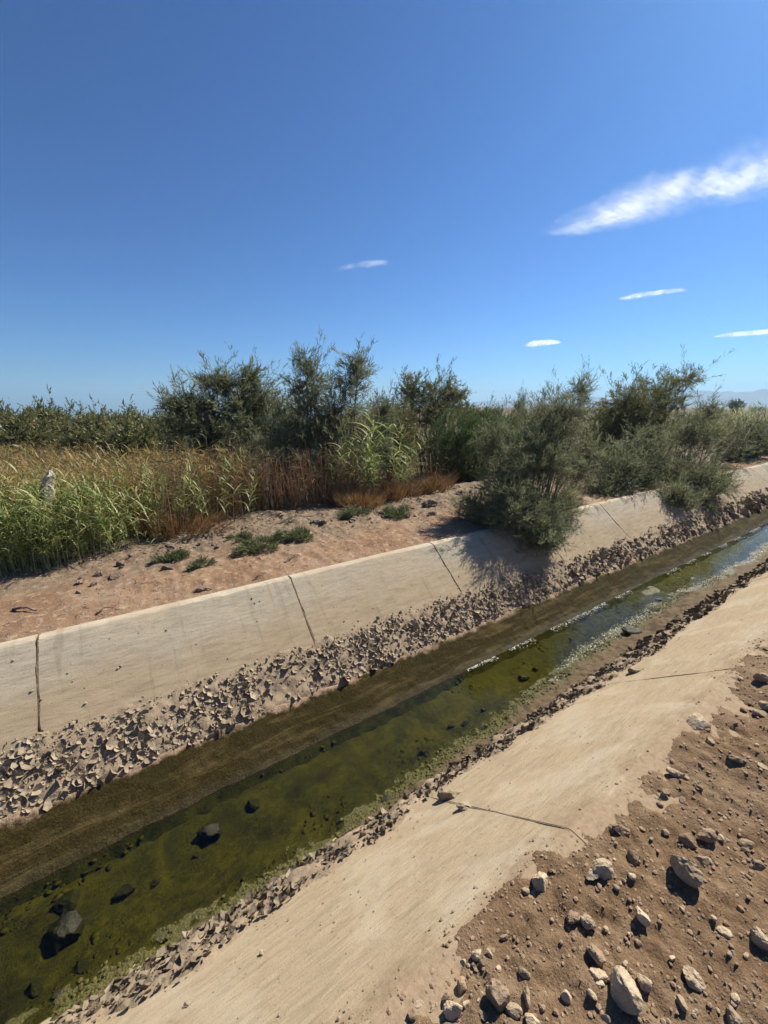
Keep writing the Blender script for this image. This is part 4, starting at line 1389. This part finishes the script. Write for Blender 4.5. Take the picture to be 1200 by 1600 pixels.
# ---- reeds
def reed_np(r, h, nl, leaf_len, leaf_w, lean, seg=4, droop=0.55, stem_r=0.0045):
    V, F, T, off = [], [], [], 0
    az = r.random() * 6.3
    ld = np.array([math.cos(az), math.sin(az), 0]) * lean
    t = np.linspace(0, 1, 4 if seg > 2 else 3)
    path = np.stack([ld[0] * t ** 2 * h, ld[1] * t ** 2 * h, h * t * (1 - 0.12 * lean * t)], -1)
    v, f = tube_np(path, stem_r * (1 - 0.65 * t), 3)
    V.append(v); F.append(f); off += len(v); T.append(np.full(len(f), 0.5 + 0.5 * r.random()))
    base_az = r.random() * 6.3
    for q in range(nl):
        tt = 0.22 + 0.76 * (q + r.random() * 0.6) / nl
        p = np.array([np.interp(tt, t, path[:, k]) for k in range(3)])
        a = base_az + (q % 2) * 3.14 + r.normal() * 0.7
        el = 0.75 + 0.35 * r.random() if tt < 0.9 else 1.15
        L = leaf_len * (0.6 + 0.6 * r.random()) * (1.1 - 0.45 * abs(tt - 0.6))
        s = np.linspace(0, 1, seg + 1)
        hd = np.array([math.cos(a), math.sin(a), 0])
        sd = np.array([-math.sin(a), math.cos(a), 0])
        dr = droop * (0.5 + r.random())
        c = p + hd * (s * L * math.cos(el) + 0.15 * L * s * s)[:, None] + np.array([0, 0, 1.0]) * (s * L * math.sin(el) - dr * L * s * s)[:, None]
        wd = leaf_w * np.array([0.55, 1.0, 0.85, 0.5, 0.04][:seg + 1] if seg == 4 else np.interp(s, [0, .3, 1], [0.6, 1, 0.05]))
        tw = r.normal() * 0.5
        sdv = sd * math.cos(tw) + np.array([0, 0, 1.0]) * math.sin(tw)
        v = np.concatenate([c - sdv * wd[:, None] * 0.5, c + sdv * wd[:, None] * 0.5])
        i = np.arange(seg)
        f = np.stack([i, i + 1, i + seg + 2, i + seg + 1], 1)
        V.append(v); F.append(f + off); off += len(v); T.append(np.full(seg, r.random()))
    return np.concatenate(V), np.concatenate(F), np.concatenate(T)


def scatter(protos, P, rz, sc_):
    V, F, T, off = [], [], [], 0
    for k in range(len(P)):
        v, f, t = protos[k % len(protos)]
        c, s = math.cos(rz[k]), math.sin(rz[k])
        q = v * sc_[k]
        V.append(np.stack([q[:, 0] * c - q[:, 1] * s, q[:, 0] * s + q[:, 1] * c, q[:, 2]], -1) + P[k])
        F.append(f + off); off += len(v)
        T.append(np.clip(t * 0.75 + 0.25 * rng.random(), 0, 1))
    return np.concatenate(V), np.concatenate(F), np.concatenate(T)


rr = np.random.default_rng(11)
GREEN = [reed_np(rr, 1.0 + 0.35 * rr.random(), 13, 0.34, 0.019, 0.10 + 0.65 * rr.random() ** 1.5, droop=0.40) for _ in range(14)]
DRY = [reed_np(rr, 0.75 + 0.45 * rr.random(), 7, 0.25, 0.0105, 0.10 + 0.35 * rr.random(), seg=3, droop=0.55, stem_r=0.0035) for _ in range(14)]


DRY_FAR = [reed_np(rr, 0.75 + 0.45 * rr.random(), 5, 0.28, 0.014, 0.10 + 0.35 * rr.random(), seg=2, droop=0.55, stem_r=0.0045) for _ in range(14)]


def reed_edge_px(px):
    return np.interp(px, [-260, 0, 90, 170, 260, 300, 400, 480, 560, 690], [935, 912, 898, 878, 848, 828, 806, 798, 790, 768])


CLUMPS = [(-150, 4), (-110, 30), (-60, 2), (-20, 26), (15, 4), (50, 30), (80, 6), (115, 26), (140, 3), (170, 24), (205, 4), (230, 20), (265, 10), (35, 14), (95, 16), (125, 12), (20, 55), (110, 50), (190, 46), (250, 36), (300, 22)]
def clump(px, up_px, nst, sc0, label, group, radius=0.22, protos=GREEN, mat='reed_green', name='reed_clump'):
    py = reed_edge_px(px) - up_px * 0.55
    p = at_z(px, py, 0.0)
    n_ = nst
    off = rng.normal(size=(n_, 2)) * radius
    P = np.stack([p[0] + off[:, 0], p[1] + 0.12 + np.abs(off[:, 1]), np.zeros(n_)], -1)
    P[:, 2] = ground_h(P[:, 0], P[:, 1]) - 0.02
    V, F, T = scatter(protos, P, rng.random(n_) * 6.3, sc0 * (0.45 + 0.85 * rng.random(n_)))
    V = V - np.array([p[0], p[1], 0])
    me_ = mesh_np(name, V, F)
    face_attr(me_, 'tint', T)
    return tag(obj(name, me_, M[mat], None, (p[0], p[1], 0)), label, 'reeds', group)


for k, (px, upx) in enumerate(CLUMPS):
    clump(px, upx, 24, 0.64 if upx < 40 else 0.72, 'clump of leafy green reeds at the front edge of the reed bed on the left', 'green reed clumps on the far bank')
clump(588, 10, 22, 1.15, 'upright green reed clump between the two rusty weed patches', 'green reed clumps beside the rusty weeds', 0.12)
clump(640, 6, 13, 1.1, 'yellow-green reeds beside the dark hollow under the bushes', 'green reed clumps beside the rusty weeds', 0.10)
clump(545, 8, 9, 0.95, 'thin green reeds growing through the dry stalks', 'green reed clumps beside the rusty weeds', 0.10)

# bright reed clump by the right edge, beyond the bushes
p = np.array(ground_at(1150, 7.5))
n_ = 60
P = p + np.stack([rng.normal(size=n_) * 1.1, rng.normal(size=n_) * 0.8, np.zeros(n_)], -1)
P[:, 2] = ground_h(P[:, 0], P[:, 1])
V, F, T = scatter(GREEN, P, rng.random(n_) * 6.3, 1.25 + 0.5 * rng.random(n_))
me_ = mesh_np('reed_clump', V - p, F); face_attr(me_, 'tint', T)
tag(obj('reed_clump', me_, M['reed_green'], None, tuple(p)), 'tall yellow-green reeds beyond the bushes at the right', 'reeds')

# dry reed bed: an uncountable mass behind the green edge
n_ = 7200
q = rng.random(n_)
v = 5.9 + 26 * q ** 1.35
u = (-0.42 * v + 1.0) + (0.62 * v) * rng.random(n_) - 0.4
P = np.stack([u, v, ground_h(u, v)], -1)
keep = (v > 6.4) | (u < 0.2)
keep &= ~((v < 8.5) & (u > 1.6 + 0.2 * v - 1.0))
P = P[keep]
scl = (0.88 + 0.34 * rng.random(len(P)))
nr = P[:, 1] < 11.5
V, F, T = scatter(DRY, P[nr], rng.random(nr.sum()) * 6.3, scl[nr])
V2, F2, T2 = scatter(DRY_FAR, P[~nr], rng.random((~nr).sum()) * 6.3, scl[~nr])
V, F, T = np.concatenate([V, V2]), np.concatenate([F, F2 + len(V)]), np.concatenate([T, T2])
me_ = mesh_np('dry_reed_bed', V, F); face_attr(me_, 'tint', T)
tag(obj('dry_reed_bed', me_, M['reed_dry']), 'golden brown dry reed bed stretching back to the far thicket', 'reeds', kind='stuff')
# a second, greener mass in the front of the bed
n_ = 110
v = 5.7 + 3.2 * rng.random(n_) ** 1.3
u = -0.40 * v + 0.6 + (0.55 * v) * rng.random(n_)
P = np.stack([u, v, ground_h(u, v)], -1)
V, F, T = scatter(GREEN, P, rng.random(n_) * 6.3, 0.55 + 0.35 * rng.random(n_))
me_ = mesh_np('green_reed_bed', V, F); face_attr(me_, 'tint', T)
tag(obj('green_reed_bed', me_, M['reed_green']), 'mixed green reeds in the front part of the reed bed', 'reeds', kind='stuff')

# dry upright stalks in front of the tamarisks
def stalks(n_, px0, px1, spread, h0, h1, name, label, mat, wid=0.006, lean=0.25, curl=0.15):
    V, F, T, off = [], [], [], 0
    for k in range(n_):
        px = px0 + (px1 - px0) * rng.random()
        p = at_z(px, reed_edge_px(px) - 2, 0.0)
        x, y = p[0] + rng.normal() * 0.15, p[1] + 0.05 + spread * rng.random() ** 1.3
        z = float(ground_h(x, y))
        h = h0 + (h1 - h0) * rng.random()
        t = np.linspace(0, 1, 6)
        a = rng.random() * 6.3; ln = lean * abs(rng.normal()); cu = curl * rng.normal()
        path = np.stack([x + math.cos(a) * (ln * t * h + cu * h * t ** 3), y + math.sin(a) * (ln * t * h + cu * h * t ** 3), z + h * t * (1 - 0.3 * abs(cu) * t ** 2)], -1)
        v, f = tube_np(path, wid * 0.5 * (0.6 + 0.8 * rng.random()) * (1 - 0.7 * t), 3)
        V.append(v); F.append(f + off); off += len(v)
        tt = rng.random(); T.append(np.full(len(f), tt))
        for q in range(rng.integers(0, 3)):
            s = 0.3 + 0.6 * rng.random()
            b = np.array([np.interp(s, t, path[:, c]) for c in range(3)])
            d = np.array([rng.normal(), rng.normal(), 0.5 + rng.normal() * 0.6]); d = d / np.linalg.norm(d) * h * 0.22
            v2 = np.array([b, b + d * 0.5 + np.array([0, 0, 0.01]), b + d + np.array([0, 0, -0.04]), b + d * 0.5 - np.array([0, 0, 0.008])])
            V.append(v2); F.append(np.array([[off, off + 1, off + 2, off + 3]])); off += 4; T.append(np.array([tt]))
    me_ = mesh_np(name, np.concatenate(V), np.concatenate(F)); face_attr(me_, 'tint', np.concatenate(T))
    return tag(obj(name, me_, M[mat]), label, 'dry stalks', kind='stuff')


stalks(1500, 255, 570, 1.5, 0.45, 1.15, 'dry_stalks', 'dry brown upright stalks in front of the tamarisks', 'stalk_dry', 0.010)
stalks(160, 560, 700, 0.7, 0.4, 0.95, 'bent_dry_stalks', 'bent dry stalks around the dark hollow', 'stalk_dry', 0.008, 0.4, 0.3)
stalks(220, 450, 690, 0.5, 0.2, 0.6, 'rusty_grass', 'thin upright rusty grass along the edge of the bank', 'rust', 0.006, 0.3, 0.2)


def weed(px, dpx, w_, h_, n_, label, mat='rust', name='rusty_weed', group='rusty weed patches', ll=0.19, cat='weed'):
    p = at_z(px, reed_edge_px(px) + dpx, 0.0)
    z = float(ground_h(p[0], p[1]))
    V = []; T = []
    az = rng.random(n_) * 6.3; rad = w_ * np.sqrt(rng.random(n_))
    nc = 9
    cs = rng.normal(size=(nc, 2)) * w_ * 0.62; ch = 0.35 + 0.75 * rng.random(nc); ci = rng.integers(0, nc, n_)
    rad = rad * 0.5
    b = np.stack([cs[ci, 0] + np.cos(az) * rad, cs[ci, 1] * 0.7 + np.sin(az) * rad * 0.7, h_ * ch[ci] * (1 - (rad / w_) ** 2 * 1.6) * rng.random(n_) ** (1.5 if name == 'rusty_weed' else 0.9)], -1)
    zb_ = ground_h(b[:, 0] + p[0], b[:, 1] + p[1]) - z
    b[:, 2] += zb_
    d = unit(b * np.array([1, 1, 0.4]) / max(w_, 0.01) + rng.normal(size=(n_, 3)) * (0.55 if name != 'rusty_weed' else 0.30) + np.array([0, 0, 0.9 if name != 'rusty_weed' else 1.3]))
    pr = unit(np.cross(d, unit(rng.normal(size=(n_, 3)))))
    L = ll * (0.5 + rng.random(n_))[:, None]
    V = np.stack([b - pr * 0.004, b + pr * 0.004, b + d * L * 0.6 + pr * 0.004, b + d * L], 1).reshape(-1, 3)
    i4 = np.arange(n_) * 4
    me_ = mesh_np(name, V, np.stack([i4, i4 + 1, i4 + 2, i4 + 3], 1)); face_attr(me_, 'tint', rng.random(n_))
    root = obj(name, None, None, None, (p[0], p[1], z)); tag(root, label, cat, group)
    obj('foliage', me_, M[mat], root)
    SV, SF, off = [], [], 0
    for k in range(14):
        a = rng.random() * 6.3; e = np.array([math.cos(a) * w_ * 0.7, math.sin(a) * w_ * 0.5, h_ * (0.6 + 0.4 * rng.random())])
        t = np.linspace(0, 1, 5)[:, None]
        v_, f_ = tube_np(e * t * np.array([1, 1, 1.0]) + np.array([0, 0, 0.04]) * np.sin(t * 3.1) - np.array([0, 0, 0.02]), 0.004 * (1 - 0.6 * t[:, 0]), 3)
        SV.append(v_); SF.append(f_ + off); off += len(v_)
    obj('stem', mesh_np('stem', np.concatenate(SV), np.concatenate(SF)), M['twig'], root)
    return root


weed(272, -6, 0.30, 0.30, 1300, 'rusty red weed at the corner of the green reeds')
weed(560, 2, 0.30, 0.22, 1000, 'rusty weed at the foot of the dry stalks')
weed(618, -2, 0.30, 0.34, 1300, 'rusty orange weed right of the upright green reeds')
weed(675, -4, 0.26, 0.36, 1100, 'rusty weed at the mouth of the dark hollow')


def tuft(px, py, wpx, hpx, n_, label):
    p = at_z(px, py + hpx * 0.4, 0.03)
    d = depth_of(p)
    w_, h_ = wpx / FPX * d * 0.5, hpx / FPX * d * 0.75
    root = weed(px, py + hpx * 0.4 - reed_edge_px(px), w_, h_, n_, label, 'tuft', 'ground_plant', 'low green plants on the far bank', 0.045, 'plant')
    return root


tuft(466, 835, 46, 20, 2600, 'brightest low green cushion plant on the far dirt bank')
tuft(397, 852, 46, 20, 2200, 'low green plant left of the brightest cushion plant')
tuft(378, 838, 26, 14, 900, 'small plant just behind the left cushion plants')
tuft(272, 868, 44, 16, 1500, 'low plant below the rusty weed at the corner of the reeds')
tuft(312, 882, 24, 12, 500, 'tiny sprig plant on bare soil below the reeds')
tuft(545, 803, 40, 16, 1500, 'low green plant at the foot of the dry stalks')
tuft(621, 798, 44, 22, 2200, 'yellow-green cushion plant below the rusty orange weed')
tuft(418, 842, 30, 12, 700, 'thin low plant between two cushion plants')

# ------------------------------------------------------------------ old post and board in the reeds
def slab_np(pts_bot, pts_top, seed, amt, n=14, m=3):
    """a four-sided post lofted from one quad to another, roughened"""
    V = []
    for t in np.linspace(0, 1, n):
        q = np.array(pts_bot) * (1 - t) + np.array(pts_top) * t
        for k in range(4):
            a, b = q[k], q[(k + 1) % 4]
            for s in range(m):
                V.append(a + (b - a) * s / m)
    V = np.array(V)
    V[:, 0] += amt * fbm(V[:, 2] * 9 + V[:, 1] * 30, V[:, 0] * 30, seed, 3)
    V[:, 1] += amt * fbm(V[:, 2] * 9 + V[:, 0] * 30, V[:, 1] * 30, seed + 3, 3)
    s_ = 4 * m
    F = []
    for i in range(n - 1):
        for j in range(s_):
            F.append((i * s_ + j, i * s_ + (j + 1) % s_, (i + 1) * s_ + (j + 1) % s_, (i + 1) * s_ + j))
    c = len(V)
    V = np.concatenate([V, [V[-s_:].mean(0) + np.array([0.01, 0, 0.015])]])
    F3 = [((n - 1) * s_ + j, (n - 1) * s_ + (j + 1) % s_, c) for j in range(s_)]
    return V, [np.array(F), np.array(F3)]


b = at_y(52, 840, 5.85); top = at_y(74, 738, 5.85)
g = float(ground_h(b[0], 5.85))
bx, tx, tz = b[0], top[0], top[2]
def turned(cx, cy, w_, d_, a, zs):
    ca, sa = math.cos(a), math.sin(a)
    return [(cx + x * ca - y * sa, cy + x * sa + y * ca, z) for (x, y), z in zip(((-w_, -d_), (w_, -d_), (w_, d_), (-w_, d_)), zs)]


V, F = slab_np(turned(bx, 5.85, 0.062, 0.055, R(38), [g - .1] * 4), turned(tx, 5.85, 0.055, 0.05, R(38), [tz - .05, tz - .02, tz + .02, tz - .10]), 5, 0.014)
tag(obj('post', mesh_np('post', V, F), M['post']), 'pale weathered leaning post with a slanted top among the green reeds', 'post')
b = at_y(112, 800, 6.3)
g = float(ground_h(b[0], 6.3)); tz = at_y(112, 780, 6.3)[2]
V, F = slab_np([(b[0] - .16, 6.27, g - .1), (b[0] + .16, 6.27, g - .1), (b[0] + .16, 6.31, g - .1), (b[0] - .16, 6.31, g - .1)],
               [(b[0] - .15, 6.30, tz), (b[0] + .16, 6.30, tz - .03), (b[0] + .16, 6.34, tz - .03), (b[0] - .15, 6.34, tz)], 9, 0.006)
tag(obj('board', mesh_np('board', V, F), M['board']), 'brown upright board behind the green reeds beside the pale post', 'board')

# ------------------------------------------------------------------ mountains, clouds, haze
def mat_mountain():
    t = NT('mountain_rock')
    p = t.pos()
    f = t.noise(p, 0.006, 6, 0.65)
    t.principled(t.ramp(f, [(0.3, (0.07, 0.065, 0.06)), (0.7, (0.14, 0.125, 0.11))]), 0.95, None, 0.1)
    return t.m


M['mountain'] = mat_mountain()


def mountain_range(name, label, d0, d1, az0, az1, prof, seed):
    na, nd = 260, 34
    az = np.linspace(az0, az1, na); dd = np.linspace(d0, d1, nd)
    A, D = np.meshgrid(az, dd, indexing='ij')
    el = np.interp(np.degrees(A), [q[0] for q in prof], [q[1] for q in prof])
    X, Y = D * np.cos(A), D * np.sin(A)
    s = (D - d0) / (d1 - d0)
    ridge = np.interp(s, [0, 0.55, 1], [0, 1, 0.1]) ** 0.9
    h = np.tan(np.radians(el)) * (d0 + 0.55 * (d1 - d0)) * ridge
    h = h * (0.86 + 0.22 * fbm(X / 150, Y / 150, seed, 5)) * 1.04 + 9 * fbm(X / 60, Y / 60, seed + 9, 4) * ridge * np.clip(el, 0, 1)
    P = np.stack([X, Y, h - 2.0], -1)
    tag(obj(name, mesh_np(name, P.reshape(-1, 3), grid_faces(na, nd)), M['mountain']), label, 'mountains', kind='structure')


mountain_range('mountains', 'hazy blue mountain range on the horizon', 3000, 3900, R(-30), R(56),
               [(-30, 1.6), (0, 2.2), (10, 2.1), (14, 1.9), (16, 1.95), (19, 1.65), (22, 1.5), (27, 1.15), (31, 1.1), (34, 1.2), (38, 0.95), (43, 0.7), (48, 0.4), (56, 0.1)], 5)


def mat_cloud(name, ripple):
    t = NT(name)
    dn = t.attr('dens')
    p = t.objco()
    n1 = t.noise(p, 0.0022, 5, 0.6, 0.5)
    n2 = t.noise(t.scale(p, 0.004, 0.018, 0.004, (0, 0, R(-35))), 1.0, 5, 0.6, 0.6)
    f = t.math('ADD', t.math('MULTIPLY', n1, 0.55), t.math('MULTIPLY', n2, 0.45))
    if ripple:
        wv = t.n('TexWave', wave_type='BANDS', bands_direction='X')
        wv.inputs['Scale'].default_value = 0.011
        wv.inputs['Distortion'].default_value = 5.0
        wv.inputs['Detail'].default_value = 3.0
        wv.inputs['Detail Scale'].default_value = 0.6
        t.l(t.scale(p, 1, 1, 1, (0, 0, R(25))), wv.inputs['Vector'])
        f = t.math('ADD', t.math('MULTIPLY', f, 0.84), t.math('MULTIPLY', wv.outputs['Fac'], 0.13))
    g = t.maprange(f, 0.36, 0.64, 0.0, 1.0, False)
    a = t.math('MULTIPLY', dn, t.math('ADD', 0.12, t.math('MULTIPLY', g, 1.1)))
    al = t.maprange(a, 0.03, 0.95, 0.0, 0.85, False)
    d = t.n('BsdfDiffuse'); d.inputs['Color'].default_value = (0.9, 0.9, 0.9, 1)
    tr = t.n('BsdfTranslucent'); tr.inputs['Color'].default_value = (0.95, 0.95, 0.95, 1)
    ms = t.n('MixShader'); ms.inputs[0].default_value = 0.75
    t.l(d.outputs[0], ms.inputs[1]); t.l(tr.outputs[0], ms.inputs[2])
    tp = t.n('BsdfTransparent')
    m2 = t.n('MixShader')
    t.l(al, m2.inputs[0]); t.l(tp.outputs[0], m2.inputs[1]); t.l(ms.outputs[0], m2.inputs[2])
    t.l(m2.outputs[0], t.out.inputs['Surface'])
    return t.m


M['cirrus'] = mat_cloud('cloud_cirrus', True)
M['lens'] = mat_cloud('cloud_lens', False)


def cloud(label, edge_a, edge_b, alt, thick, mat, gain, seed):
    """a thin closed layer of cloud between two edge curves given by where they stand in the sky"""
    na, nb = 70, 18
    def curve(pts):
        W = np.array([px_ray(*q) / px_ray(*q)[2] * alt for q in pts])
        t = np.linspace(0, 1, len(pts)); T = np.linspace(0, 1, na)
        return np.stack([np.interp(T, t, W[:, k]) for k in range(3)], -1)
    A, B = curve(edge_a), curve(edge_b)
    s = np.linspace(0, 1, nb); T = np.linspace(0, 1, na)
    P = A[:, None] * (1 - s)[None, :, None] + B[:, None] * s[None, :, None]
    prof = (np.sin(np.pi * s)[None] ** 2.0) * (smooth(0, 0.30, T) * (1 - smooth(0.80, 1.0, T)))[:, None]
    d = prof * (0.9 + 0.5 * fbm(T[:, None] * 5, s[None] * 2, seed, 3)) * gain
    d = d * (0.45 + 0.9 * np.clip(fbm(T[:, None] * 9 + s[None] * 2, s[None] * 3.5 - T[:, None] * 2, seed + 7, 4) + 0.45, 0, 1.4))
    hz = thick * prof * (1 + 0.4 * fbm(T[:, None] * 9, s[None] * 4, seed + 4, 3))
    up = P.copy(); up[..., 2] += hz * 0.6
    lo = P.copy(); lo[..., 2] -= hz * 0.4
    c = P.reshape(-1, 3).mean(0)
    V = np.concatenate([up.reshape(-1, 3), lo.reshape(-1, 3)]) - c
    f1 = grid_faces(na, nb)
    me_ = mesh_np('cloud', V, [f1, f1[:, ::-1] + na * nb], True)
    vert_attr(me_, 'dens', np.concatenate([np.clip(d, 0, 2).ravel()] * 2))
    tag(obj('cloud', me_, mat, None, tuple(c)), label, 'cloud', 'thin clouds')


cloud('large rippled cirrus cloud widening towards the right edge', [(815, 368), (890, 318), (1000, 260), (1105, 222), (1200, 186), (1340, 130), (1500, 70)],
      [(826, 374), (905, 374), (1010, 362), (1110, 338), (1200, 324), (1340, 310), (1500, 285)], 2200, 60, M['cirrus'], 0.78, 1)
cloud('faint small wisp of cloud high over the tallest tamarisk', [(512, 424), (545, 408), (580, 402), (614, 404)], [(512, 430), (545, 426), (580, 420), (614, 416)], 1900, 30, M['lens'], 0.24, 2)
cloud('thin streak of cloud below the cirrus', [(958, 466), (1000, 455), (1040, 450), (1078, 449)], [(958, 471), (1000, 467), (1040, 461), (1078, 455)], 1700, 30, M['lens'], 1.0, 3)
cloud('small bright lens-shaped cloud above the leaning tamarisk', [(816, 538), (835, 530), (860, 529), (880, 533)], [(816, 542), (835, 543), (860, 540), (880, 536)], 1500, 40, M['lens'], 1.6, 4)
cloud('long bright streak of cloud low at the right edge', [(1106, 525), (1150, 517), (1200, 513), (1290, 506)], [(1106, 528), (1150, 527), (1200, 523), (1290, 516)], 1500, 40, M['lens'], 1.6, 5)

# haze: the air between here and the mountains
t = NT('haze')
pv = t.n('VolumePrincipled')
pv.inputs['Color'].default_value = (0.50, 0.74, 1.0, 1)
pv.inputs['Density'].default_value = 0.00036
pv.inputs['Anisotropy'].default_value = 0.2
t.l(pv.outputs[0], t.out.inputs['Volume'])
hx, hz0, hz1 = 4300.0, -132.0, 165.0
V = np.array([(x, y, z) for z in (hz0, hz1) for x, y in ((-hx, -hx), (hx, -hx), (hx, hx), (-hx, hx))])
F = np.array([(0, 3, 2, 1), (4, 5, 6, 7), (0, 1, 5, 4), (1, 2, 6, 5), (2, 3, 7, 6), (3, 0, 4, 7)])
tag(obj('haze', mesh_np('haze', V, F), t.m), 'thin blue haze lying over the plain', 'haze', kind='stuff')
